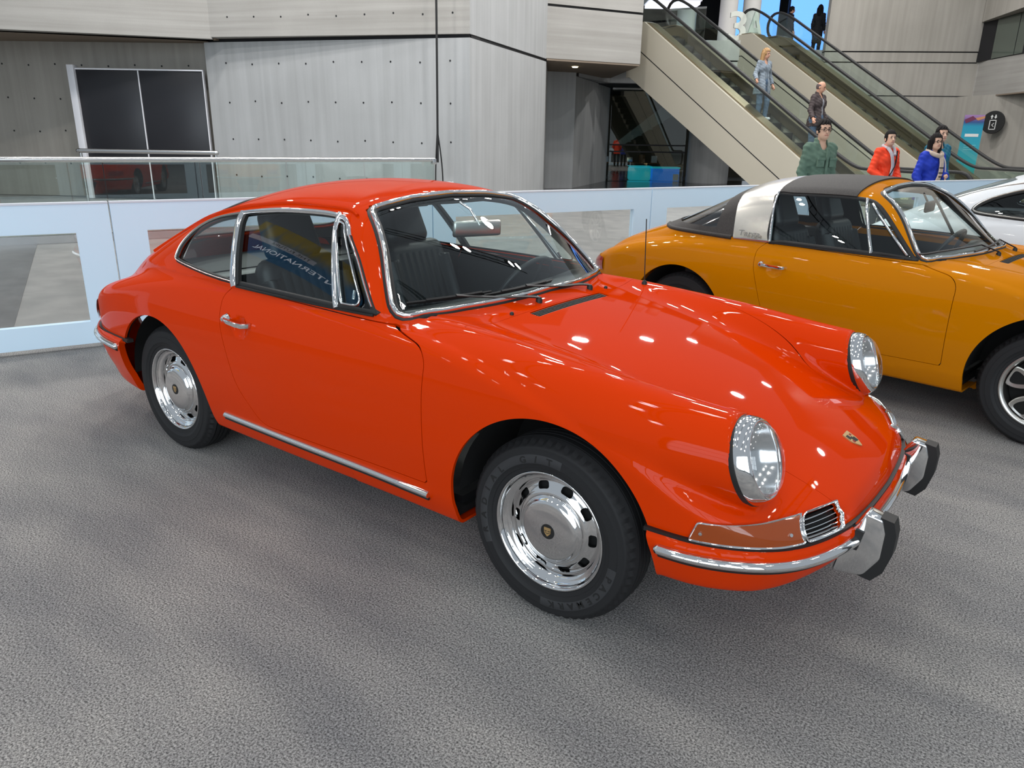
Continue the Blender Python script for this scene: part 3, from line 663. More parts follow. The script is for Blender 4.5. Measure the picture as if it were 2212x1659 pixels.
def text_mesh(s, size=1, extrude=0, bold=0):
    cu = bpy.data.curves.new('t', 'FONT'); cu.body = s; cu.size = size; cu.extrude = extrude; cu.offset = bold; cu.resolution_u = 3
    o = bpy.data.objects.new('t', cu); COL.objects.link(o)
    dg = bpy.context.evaluated_depsgraph_get(); me = bpy.data.meshes.new_from_object(o.evaluated_get(dg))
    V = np.array([v.co[:] for v in me.vertices]) if len(me.vertices) else np.zeros((0, 3)); F = [tuple(p.vertices) for p in me.polygons]
    bpy.data.objects.remove(o); bpy.data.curves.remove(cu); bpy.data.meshes.remove(me)
    return V, F
def text_part(name, s, parent, mat_, O, X, Y, size, extrude=.002, align='l', width=None, bold=0):
    """lettering laid on a plane: O origin, X writing direction, Y up"""
    V, F = text_mesh(s, size, extrude, bold); X = unit(A(*X)); Y = unit(A(*Y)); Z = np.cross(X, Y)
    if width: V[:, 0] = (V[:, 0]-V[:, 0].min())*width/np.ptp(V[:, 0])
    if align == 'c': V[:, 0] -= (V[:, 0].min()+V[:, 0].max())/2
    P = A(*O)+V[:, :1]*X+V[:, 1:2]*Y+V[:, 2:3]*Z
    return part(name, (P, F), mat_, parent, 30, smooth=False)
def curved_text(parent, s, r, y, deg0, deg1, size, mat_, name):
    """raised lettering round a tyre side wall, seen from -y; deg measured from +x towards +z"""
    parts = []; n = len(s)
    for i, ch in enumerate(s):
        if ch == ' ': continue
        V, F = text_mesh(ch, size, .0006, .0009); V[:, 0] -= (V[:, 0].min()+V[:, 0].max())/2; V[:, 1] -= size*.36
        V[:, 0] *= 1.15
        a = math.radians(deg0+(deg1-deg0)*(i+.5)/n)
        # local x = clockwise tangent as seen from -y, local y = outward
        out = A(math.cos(a), 0, math.sin(a)); tan = A(math.sin(a), 0, -math.cos(a))
        rr = r+V[:, 1:2]
        parts.append((out*rr+tan*V[:, :1]+A(0, y, 0)-A(0, 1, 0)*V[:, 2:3], F))
    return [part('raised_letter', q, mat_, parent, 30, smooth=False) for q in parts]
M_letter = mat('tyre_side_band', (.032, .032, .034), .7)
M_gold = mat('badge_gold', (.55, .36, .16), .35, .6)
M_headliner = mat('headliner', (.10, .10, .095), .9)
M_amber = mat('amber_lens', (.30, .050, .003), .10, coat=.8)
M_redlens = mat('red_lens', (.30, .01, .008), .1, coat=.6)
M_lens = glass_mat('lamp_glass', (.92, .94, .95), .12)
M_reflector = mat('lamp_reflector', (.75, .75, .75), .16, 1)
def lamp_bowl(parent, C, Nrm, mirror):
    """round headlamp on a raked plane: rubber seal, chrome ring, reflector, domed lens"""
    R0 = np.array(Vector((0, 0, 1)).rotation_difference(Vector(Nrm)).to_matrix())
    hl = bpy.data.objects.new('headlamp', None); COL.objects.link(hl); hl.parent = parent; hl.location = C
    f = lambda pr, n=72: xf(lathe(pr, n, 'z'), R0)
    part('rubber_seal', f([(.112, -.014), (.1255, -.014), (.1268, -.004), (.126, .001), (.120, .002)]), M_rubber, hl, 60)
    part('chrome_ring', f([(.1245, -.002), (.1252, .004), (.1235, .013), (.118, .027), (.112, .0365), (.107, .040), (.1025, .0395), (.1005, .036), (.101, .030)]), M_chrome, hl, 60)
    part('reflector', f([(.102, .030), (.095, .006), (.080, -.016), (.055, -.034), (.028, -.043), (.0001, -.045)]), M_reflector, hl, 60)
    part('bulb', f([(.0001, .000), (.010, -.004), (.013, -.014), (.012, -.04)], 20), M_satin, hl, 60)
    part('lens', f([(.1015, .0385), (.098, .046), (.088, .0555), (.072, .063), (.050, .069), (.025, .0722), (.0001, .0732)]), M_lens, hl, 60)
    return hl
def strip_on(field, pts2, plane, side, n, closed=False):
    """points of an outline lifted on to the body surface -> P, N"""
    q = resample(np.asarray(pts2, float), n, closed); m = len(q)
    if plane == 'xz':
        P = np.stack([q[:, 0], np.zeros(m), q[:, 1]], 1); P = surf(field, P, 1, 0, side*1.05)
    elif plane == 'yz_f':
        P = np.stack([sW0(q[:, 1])-sWk(q[:, 1])*q[:, 0]**2, q[:, 0], q[:, 1]], 1)
        for _ in range(4): gg = gradient(field, P); P = P-(field(P)/np.maximum((gg*gg).sum(1), .1))[:, None]*gg
    elif plane == 'yz_n':
        P = np.stack([np.full(m, -.2), q[:, 0]*.6, q[:, 1]], 1); D = np.stack([np.full(m, 1.), q[:, 0]*.4, np.zeros(m)], 1)
        P = surf_dir(field, np.stack([np.full(m, .2), q[:, 0], q[:, 1]], 1), np.tile(A(1, 0, 0), (m, 1)), 0, 1.0)
    elif plane == 'yz_r':
        P = np.stack([np.full(m, -1.45), q[:, 0], q[:, 1]], 1); P = surf_dir(field, P, np.tile(A(-1, 0, 0), (m, 1)), 0, 2.2)
    elif plane == 'xy':
        P = np.stack([q[:, 0], q[:, 1], np.zeros(m)], 1); P = surf(field, P, 2, .4, 1.4)
    return P, unit(gradient(field, P))
def ring_path(field, z, phi, origin=(0, 0), r=1.6):
    """horizontal loop round the body at height z; phi measured from +x"""
    m = len(phi); D = np.stack([np.cos(phi), np.sin(phi), np.zeros(m)], 1); O = np.tile(A(origin[0], origin[1], z), (m, 1))
    P = surf_dir(field, O, D, 0, r); return P, unit(gradient(field, P)*[1, 1, 0])
def bumper_push(sm, ztop, zmid, d, zlow):
    z = sm.V[:, 2]; t = np.clip((z-zmid)/(ztop-zmid), 0, 1); u = np.clip((z-zlow)/(zmid-zlow), 0, 1)
    k = np.where(z > zmid, np.sqrt(np.maximum(1-t**4, .0)), u**.8)*d
    H = unit(sm.N*[1, 1, .02]); V = sm.V+H*k[:, None]
    # recompute normals
    fn = np.cross(V[sm.F[:, 2]]-V[sm.F[:, 0]], V[sm.F[:, 3]]-V[sm.F[:, 1]]); n = np.zeros_like(V)
    for q in range(4): np.add.at(n, sm.F[:, q], fn)
    n = unit(n); n *= np.where((n*sm.N).sum(1, keepdims=True) < 0, -1, 1)
    return SM(V, n, sm.F)
def build_body(root, field, paint_m, h, style):
    """cut the implicit body into its panels; returns the surfaces"""
    sm = tri_fix(mirror_sm(polygonise(field, (-3.40, -.90, .15), (.95, .03, 1.36), h)))
    holes = {}
    g = .0016
    body, _ = clip(sm, lambda P: -arch_sd(P))
    fb, body = clip(body, bump_region)
    rb, body = clip(body, rbump_region)
    fb, _ = clip(fb, lambda P: -(P[:, 0]-.345-.12*(BUMP_Z-P[:, 2])))
    fb = bumper_push(fb, BUMP_Z+.001, .415, .026, .30); rb = bumper_push(rb, .521, .475, .026, .30)
    sm_obj('front_bumper', fb, paint_m, root, .03); sm_obj('rear_bumper', rb, paint_m, root, .03)
    # bonnet
    def hood_sd(P):
        x, y, z = P[:, 0], np.abs(P[:, 1]), P[:, 2]
        a = np.maximum(y-sHoodW(x), -.437-.035*y*y+.0-x)
        return np.maximum(a, .30-z)
    hood_top = lambda P: np.maximum(hood_sd(P), .6-P[:, 2]-9*(P[:, 0] > -.4))
    hood, body2 = clip(body, lambda P: hood_top(P)+.0009); _, body = clip(body, lambda P: hood_top(P)-.0009)
    # engine lid (behind the rear window)
    lid_sd = lambda P: np.maximum(np.maximum(np.abs(P[:, 1])-(.46-.03*sstep(-2.6, -3.2, P[:, 0])), P[:, 0]+2.66), .60-P[:, 2])
    lid, _ = clip(body, lambda P: lid_sd(P)+g); _, body = clip(body, lambda P: lid_sd(P)-g)
    parts = {}
    doors = {}
    for sd in (-1, 1):
        f = lambda P, sd=sd: np.where(P[:, 1]*sd > .3, sd_poly(P[:, 0], P[:, 2], DOOR), 9.)
        d, _ = clip(body, lambda P: f(P)+g); _, body = clip(body, lambda P: f(P)-g); doors[sd] = d
    # lamps in the nose
    for sd in (-1, 1):
        for nm, poly in (('ind', IND), ('horn', HORN)):
            f = lambda P, sd=sd, poly=poly: np.where((P[:, 0] > .3) & (P[:, 1]*sd > .25), sd_poly(P[:, 0], P[:, 2], poly), 9.)
            q, body = clip(body, f); parts[nm, sd] = q
        hc = A(HL_C[0], sd*HL_C[1], HL_C[2])
        f = lambda P, hc=hc: np.maximum(np.linalg.norm((P-hc)-((P-hc)@A(*HL_N))[:, None]*A(*HL_N), axis=1)-.118, -.016-((P-hc)@A(*HL_N)))
        _, body = clip(body, f)
    # cowl grille
    f = lambda P: np.maximum(np.maximum(np.abs(P[:, 1])-.262-.45*(P[:, 0]+.40)*0, np.abs(P[:, 0]+.405)-.024), .6-P[:, 2])
    gr, hood = clip(hood, f); gb, body = clip(body, f)
    parts['cowl'] = (gr, gb)
    return sm, body, hood, lid, doors, parts
def car_common(root, field, paint_m, body, hood, lid, doors, parts, strip=True, antenna=True, h=.012):
    sm_obj('body_shell', body, paint_m, root, .012)
    sm_obj('bonnet', hood, paint_m, root, .012); sm_obj('engine_lid', lid, paint_m, root, .012)
    for sd in (-1, 1):
        d = sm_obj('door', doors[sd], paint_m, root, .014)
        # door handle: pull with push button
        hz = .766
        P = A((-1.605, 0, hz), (-1.44, 0, hz)); Q = surf(field, P, 1, 0, sd*1.0); y0 = Q[:, 1]
        V, F = lathe([(.0001, -.021), (.012, -.020), (.017, -.014), (.019, -.006), (.021, 0)], 28)
        hb = part('door_handle', join(xf((V*[1, -sd*-1 if sd > 0 else 1, 1], F), None, (-1.598, y0[0], hz)),
                  sweep(A((-1.60, y0[0]+sd*.012, hz), (-1.575, y0[0]+sd*.026, hz), (-1.54, y0[0]+sd*.032, hz-.001), (-1.49, y0[0]+sd*.036, hz-.003), (-1.45, y0[1]+sd*.034, hz-.004), (-1.437, y0[1]+sd*.018, hz-.004), (-1.436, y0[1]+sd*.002, hz-.004)), A(0, 0, 1.), [(.008, .0), (.007, .008), (0, .0105), (-.007, .008), (-.008, 0), (-.006, -.009), (.006, -.009)])), M_chrome, d, 50)
        part('push_button', xf((lathe([(.0001, -.027), (.008, -.026), (.0095, -.022), (.0095, -.01)], 20)[0]*[1, 1 if sd < 0 else -1, 1], lathe([(.0001, -.027), (.008, -.026), (.0095, -.022), (.0095, -.01)], 20)[1]), None, (-1.598, y0[0], hz)), M_chrome, d, 50)
    # black inner floor, wheel wells
    for cx, cz, r in (ARCH_F, ARCH_R):
        for sd in (-1, 1):
            V, F = lathe([(r+.004, .72), (r+.012, .68), (r+.012, .40), (.0001, .40)], 40, a0=.02, a1=PI-.02); V = V*[1, sd, 1]+A(cx, 0, cz); V[:, 2] = np.clip(V[:, 2], .18, .80)
            part('wheel_well', (V, F), M_well, root, 40)
    V, F = box((-1.82, -.70, .215), (-.40, .70, .24)); part('floor_pan', (V, F), M_well, root)
    V, F = box((.38, -.55, .31), (.66, .55, .33)); part('front_pan', (V, F), M_well, root)
    V, F = box((-3.0, -.5, .27), (-2.62, .5, .30)); part('rear_pan', (V, F), M_well, root)
    V, F = box((-2.60, -.38, .24), (-1.82, .38, .30)); part('gearbox_pan', (V, F), M_well, root)
    V, F = box((-.40, -.36, .20), (.38, .36, .26)); part('axle_pan', (V, F), M_well, root)
    # lamps
    for sd in (-1, 1):
        lamp_bowl(root, (HL_C[0], sd*HL_C[1], HL_C[2]), HL_N, sd)
        q = parts['ind', sd]; il = sm_obj('indicator_lens', q, M_amber, root, .014, .008)
        P, N = strip_on(field, IND, 'xz', sd, 90, True); V, F = sweep(P, N, round_prof(.0085, .012, 6), True); part('lens_frame', (V, F), M_chrome, il, 60)
        for (xx, zz) in ((.505, .488), (.700, .487)):
            Q = surf(field, A((xx, 0, zz)), 1, 0, sd*1.0); V, F = lathe([(.0001, -.0135), (.005, -.0125), (.0065, -.006)], 14)
            nn = unit(gradient(field, Q))[0]; Rm = np.array(Vector((0, -1, 0)).rotation_difference(Vector(nn)).to_matrix()); part('lens_screw', xf((V, F), Rm, Q[0]), M_chrome, il, 60)
        hq = parts['horn', sd]; hg = sm_obj('horn_grille', hq, M_rubber, root, 0, -.018)
        P, N = strip_on(field, HORN, 'xz', sd, 80, True); V, F = sweep(P, N, round_prof(.0085, .012, 6), True); part('grille_frame', (V, F), M_chrome, hg, 60)
        for zz in (.4695, .4795, .4895, .4995, .5085):
            yy = np.linspace(np.interp(zz, [.462, .517], [.738, .708])+.003, np.interp(zz, [.462, .492, .516], [.792, .781, .757])-.004, 14); P, N = strip_on(field, np.stack([yy, yy*0+zz], 1), 'xz', sd, 14); P = P-N*.003
            V, F = sweep(P, N, [(.0026, -.010), (.0026, 0), (.001, .004), (-.001, .004), (-.0026, 0), (-.0026, -.010)]); part('grille_slat', (V, F), M_chrome, hg, 40)
        # tail lamp
        ph = np.linspace(math.radians(120), math.radians(150), 16)*sd
    for sd in (-1, 1):
        m = 20; yy = np.linspace(.46, .70, m); rows = []
        for zz in np.linspace(.545, .640, 6):
            Q = surf_dir(field, np.stack([np.full(m, -2.2), yy*sd, np.full(m, zz)], 1), np.tile(A(-1, 0, 0), (m, 1)), 0, 1.2); rows.append(Q+unit(gradient(field, Q))*(.012*math.sin(PI*min(max((zz-.545)/.095, .08), .92))**.4))
        V = np.concatenate(rows); F = [(r*m+i, r*m+i+1, (r+1)*m+i+1, (r+1)*m+i) for r in range(5) for i in range(m-1)]
        part('tail_lamp', (V, F), M_redlens, root, 60)
    # cowl grille: sunken black slot with louvres
    gr, gb = parts['cowl']
    for q in (gr, gb):
        if len(q.F): sm_obj('cowl_grille', q, M_rubber, root, 0, -.014)
    for i in range(5):
        yy = np.linspace(-.255, .255, 24); P, N = strip_on(field, np.stack([yy*0-.423+i*.009, yy], 1), 'xy', 1, 24); V, F = sweep(P-N*.010, N, [(.0015, 0), (.0015, .007), (-.0015, .007), (-.0015, 0)]); part('louvre', (V, F), M_rubber, root, 30)
    # bonnet crest
    c0 = surf(field, A((.705, 0, 0)), 2, .3, 1.2)[0]; nn = unit(gradient(field, c0[None]))[0]; tx = unit(A(nn[2], 0, -nn[0])); ty = A(0, 1, 0)
    g = rounded([(-.032, .026, .004), (-.032, -.026, .004), (.006, -.026, .02), (.036, 0, .006), (.006, .026, .02)], 4)
    def lay(poly, h0, h1):
        n = len(poly); a = np.array([c0+tx*p[0]+ty*p[1]+nn*h0 for p in poly]); b = np.array([c0+tx*p[0]+ty*p[1]+nn*h1 for p in poly])
        return np.concatenate([a, b]), [tuple(range(n)), tuple(range(2*n-1, n-1, -1))]+[(i, n+i, n+(i+1) % n, (i+1) % n) for i in range(n)]
    cr = part('crest', lay(g, -.002, .0035), M_gold, root, 40)
    for (u0, v0, u1, v1) in ((-.022, -.021, -.004, -.004), (-.004, .004, .014, .018), (-.010, -.007, .012, .007)):
        part('crest_field', lay([(u0, v0), (u1, v0), (u1, v1), (u0, v1)], .0033, .0042), M_rubber, cr, 30)
    for (u0, v0, u1, v1) in ((-.020, .006, -.012, .019), (.002, -.018, .012, -.006)):
        part('crest_stripe', lay([(u0, v0), (u1, v0), (u1, v1), (u0, v1)], .0033, .0041), M_redlens, cr, 30)
    # seal between body and bumpers
    ph = np.linspace(-1.16, 1.16, 120); P, N = ring_path(field, BUMP_Z+.003, ph)
    keep = P[:, 0] > .33; V, F = sweep(P[keep], N[keep], [(.008, -.02), (.008, .010), (-.006, .012), (-.008, -.02)]); part('bumper_seal', (V, F), M_rubber, root, 40)
    ph = np.linspace(PI-1.35, PI+1.35, 120); P, N = ring_path(field, .515, ph, (-2.3, 0)); P[:, 2] -= .02*np.maximum(-P[:, 0]-2.6, 0)
    keep = P[:, 0] < -2.47; V, F = sweep(P[keep], N[keep], [(.008, -.02), (.008, .010), (-.006, .012), (-.008, -.02)]); part('bumper_seal', (V, F), M_rubber, root, 40)
    # bumper strips: bright half-round on black rubber, split by the overriders
    def bumper_strip(z, ph, o, cond, name='bumper_strip', off=.026):
        P, N = ring_path(field, z, ph, o); k = cond(P); P, N = P[k]+N[k]*off, N[k]
        V, F = sweep(P, N, round_prof(.046, .013, 8, -.004)); b = part(name, (V, F), M_rubber, root, 60)
        V, F = sweep(P+A(0, 0, .004), N, round_prof(.031, .021, 10)); part('bright_strip', (V, F), M_chrome, b, 60)
        for e in (0, -1):
            V, F = lathe([(.0155, 0), (.0145, .008), (.010, .015), (.0001, .021)], 16); nn = N[e]
            Rm = np.array(Vector((0, 1, 0)).rotation_difference(Vector(nn)).to_matrix()); part('strip_end', xf((V, F), Rm, P[e]+A(0, 0, .004)), M_chrome, b, 60)
    for sd in (-1, 1): bumper_strip(.408, np.linspace(sd*.36, sd*1.16, 70), (0, 0), lambda P: (P[:, 0] > .395) & (np.abs(P[:, 1]) > .372))
    bumper_strip(.408, np.linspace(-.40, .40, 40), (0, 0), lambda P: np.abs(P[:, 1]) < .318)
    bumper_strip(.468, np.linspace(PI-1.3, PI+1.3, 120), (-2.3, 0), lambda P: P[:, 0] < -2.58)
    # overriders: chrome body, rubber pad, rubber gasket
    for sd in (-1, 1):
        oc = rounded([(.775, .292, .01), (.860, .306, .03), (.898, .372, .04), (.900, .455, .02), (.887, .497, .012), (.842, .505, .012), (.800, .43, .02)], 4)
        V, F = prism(oc, -.030, .030); bm = bmesh.new(); vs = [bm.verts.new(v) for v in V]
        for f in F: bm.faces.new([vs[i] for i in f])
        bmesh.ops.recalc_face_normals(bm, faces=bm.faces[:]); bmesh.ops.bevel(bm, geom=[e for e in bm.edges if abs(e.verts[0].co.y-e.verts[1].co.y) < 1e-6 and e.calc_length() > 0], offset=.007, segments=3, profile=.5, affect='EDGES', clamp_overlap=True)
        bm.verts.index_update(); V = np.array([v.co[:] for v in bm.verts]); F = [tuple(v.index for v in f.verts) for f in bm.faces]; bm.free()
        ov = part('overrider', (V+A(0, sd*.345, 0), F), M_chrome, root, 40)
        pad = np.array([(.862, .302), (.890, .338), (.906, .400), (.907, .462), (.896, .500)]); inn = pad*[1, 1]-A(.016, -.002)
        pp = np.concatenate([pad+A(.020, -.004), inn[::-1]])
        V, F = prism(pp, -.027, .027); part('rubber_pad', (V+A(0, sd*.345, 0), F), M_rubber, ov, 30)
        gk = np.array([(.812, .385), (.835, .385), (.846, .445), (.824, .450)]); V, F = prism(gk, -.036, .036); part('gasket', (V+A(0, sd*.345, 0), F), M_rubber, ov, 30)
    # sill strip
    if strip:
        for sd in (-1, 1):
            P, N = strip_on(field, [(-1.705, .312), (-.478, .302)], 'xz', sd, 40); V, F = sweep(P, N, round_prof(.025, .018, 8)); b = part('sill_strip', (V, F), M_chrome, root, 60); V, F = sweep(P-A(0, 0, .016), N, round_prof(.012, .010, 6)); part('strip_rubber', (V, F), M_rubber, b, 60)
    return root
def bar_on(field, a, b, side, n, prof, lift=0):
    P, N = strip_on(field, [a, b], 'xz', side, n); return sweep(P+N*lift, N, prof)
def make_seat(parent, loc, name='front_seat', head=True):
    s = bpy.data.objects.new(name, None); COL.objects.link(s); s.parent = parent; s.location = loc
    def sdb(P, c, hx, r):
        q = np.abs(P-A(*c))-A(*hx)+r; return np.linalg.norm(np.maximum(q, 0), axis=1)+np.minimum(q.max(1), 0)-r
    tl = math.radians(-20); R = rot('Y', tl)
    def back(P):
        Q = (P-A(-.22, 0, .12))@R; w = .245-.03*np.clip((Q[:, 2]-.2)/.4, 0, 1)
        q = np.stack([np.abs(Q[:, 0])-.055, np.abs(Q[:, 1])-w, np.abs(Q[:, 2]-.25)-.27], 1)+.06
        d = np.linalg.norm(np.maximum(q, 0), axis=1)+np.minimum(q.max(1), 0)-.06
        pl = np.where((np.abs(Q[:, 1]) < .16) & (Q[:, 2] > .06) & (Q[:, 2] < .45), .006*np.abs(np.sin(Q[:, 1]*PI/.046)), .004)
        d = d-pl*(Q[:, 0] > 0)-.03*np.exp(-((np.abs(Q[:, 1])-.21)/.03)**2)*(Q[:, 0] > 0)*(Q[:, 2] < .42)
        return d*.8
    def cush(P):
        d = sdb(P, (0.02, 0, .06), (.26, .25, .085), .06)
        return (d-.006*np.abs(np.sin(P[:, 1]*PI/.046))*(np.abs(P[:, 1]) < .16)*(P[:, 2] > .06))*.8
    def hd(P):
        Q = (P-A(-.22, 0, .12))@R; q = np.stack([np.abs(Q[:, 0])-.05, np.abs(Q[:, 1])-(.145-.02*np.clip((Q[:, 2]-.56)/.2, 0, 1)), np.abs(Q[:, 2]-.63)-.125], 1)+.05
        return np.linalg.norm(np.maximum(q, 0), axis=1)+np.minimum(q.max(1), 0)-.05
    for nm, f, lo, hi in (('backrest', back, (-.62, -.30, .0), (.02, .30, .72)), ('cushion', cush, (-.30, -.30, -.06), (.32, .30, .19)))+((('headrest', hd, (-.62, -.2, .55), (-.2, .2, .95)),) if head else ()):
        m = polygonise(f, lo, hi, .0115); sm_obj(nm, tri_fix(m), M_leather, s)
    return s
def make_interior(root, field, roof_parts=None):
    E = bpy.data.objects.new('cabin', None); COL.objects.link(E); E.parent = root
    V, F = box((-2.30, -.66, .24), (-.42, .66, .27)); part('carpet', (V, F), M_black, E)
    # dashboard: swept section across the car
    sec = np.array([(-.52, .60), (-.56, .855), (-.60, .885), (-.68, .892), (-.755, .880), (-.775, .855), (-.765, .80), (-.72, .74), (-.69, .60)])
    ys = np.linspace(-.66, .66, 25); V = []
    for y in ys:
        bow = -.16*(abs(y)/.66)**2.2
        V += [(p[0]+bow*(1 if p[0] > -.62 else .45), y, p[1]) for p in sec]
    k = len(sec); F = [(i*k+q, i*k+q+1, (i+1)*k+q+1, (i+1)*k+q) for i in range(24) for q in range(k-1)]
    part('dashboard', (np.array(V), F), M_leather, E, 50)
    # steering wheel in front of the left seat
    C = A(-.90, .34, .80); ax = unit(A(-.86, 0, .50)); Rm = np.array(Vector((0, 0, 1)).rotation_difference(Vector(ax)).to_matrix())
    th = np.linspace(0, 2*PI, 49)[:-1]; ring = np.stack([.197*np.cos(th), .197*np.sin(th), th*0], 1)
    sw = part('steering_wheel', xf(sweep(ring, A(0, 0, 1.), circ_prof(.0125, 10), True), Rm, C), M_leather, E, 60)
    for a in (0.15, PI-.15, PI*1.38, PI*1.62):
        p = A((.03*math.cos(a), .03*math.sin(a), -.03), (.11*math.cos(a), .11*math.sin(a), -.022), (.19*math.cos(a), .19*math.sin(a), 0)); part('spoke', xf(sweep(p, A(0, 0, 1.), [(.011, 0), (.011, .004), (-.011, .004), (-.011, 0)]), Rm, C), M_leather, sw, 40)
    part('horn_button', xf(lathe([(.0001, -.012), (.03, -.014), (.045, -.022), (.048, -.04), (.03, -.05)], 32, 'z'), Rm, C), M_leather, sw, 50)
    V, F = tube(A(C-ax*.04, C-ax*.30), .022); part('steering_column', (V, F), M_black, E)
    V, F = tube(A(C-ax*.09, C-ax*.09+A(0, -.07, .005), C-ax*.06+A(0, -.17, .01)), .005); part('stalk', (V, F), M_black, E)
    for y in (-.36, .36): make_seat(E, (-1.28, y, .36))
    # rear bench and parcel shelf
    V, F = box((-2.02, -.58, .36), (-1.72, .58, .50), .04); part('rear_bench', (V, F), M_leather, E)
    V, F = box((-2.18, -.56, .45), (-2.02, .56, .86), .04); part('rear_backrest', (V, F), M_leather, E)
    V, F = box((-2.62, -.52, .82), (-2.10, .52, .86), .01); part('parcel_shelf', (V, F), M_black, E)
    V, F = box((-1.5, -.07, .27), (-.70, .07, .40), .03); part('tunnel', (V, F), M_black, E)
    V, F = tube(A((-.98, .0, .40), (-.95, 0, .62)), .006); g = part('gear_lever', (V, F), M_chrome, E)
    part('gear_knob', xf(lathe([(.0001, .03), (.016, .024), (.022, .008), (.018, -.008), (.008, -.014)], 20, 'z'), None, (-.948, 0, .63)), M_black, g, 60)
    for sd in (-1, 1):   # door cards
        P, N = strip_on(field, [(-.62, .86), (-1.62, .875)], 'xz', sd, 24); V = np.concatenate([P-N*.05, P-N*.05-A(0, 0, .5)]); m = 24
        part('door_card', (V, [(i, i+1, m+i+1, m+i) for i in range(m-1)]), M_leather, E, 50)
        V, F = box((-1.45, sd*.64-.03, .60), (-1.0, sd*.64+.03, .64), .012); part('armrest', (V, F), M_leather, E)
        V, F = box((-2.25, sd*.62-.03, .40), (-1.62, sd*.62+.03, .88), .02); part('rear_side_panel', (V, F), M_leather, E)
    return E
def SCREEN_SD(P):
    w_ = (P[:, 0]-(sW0(P[:, 2])-sWk(P[:, 2])*P[:, 1]**2))*.54
    return np.where((np.abs(w_) < .022) & (P[:, 0] > -1.3), sd_poly(P[:, 1], P[:, 2], WSHIELD), 9.)
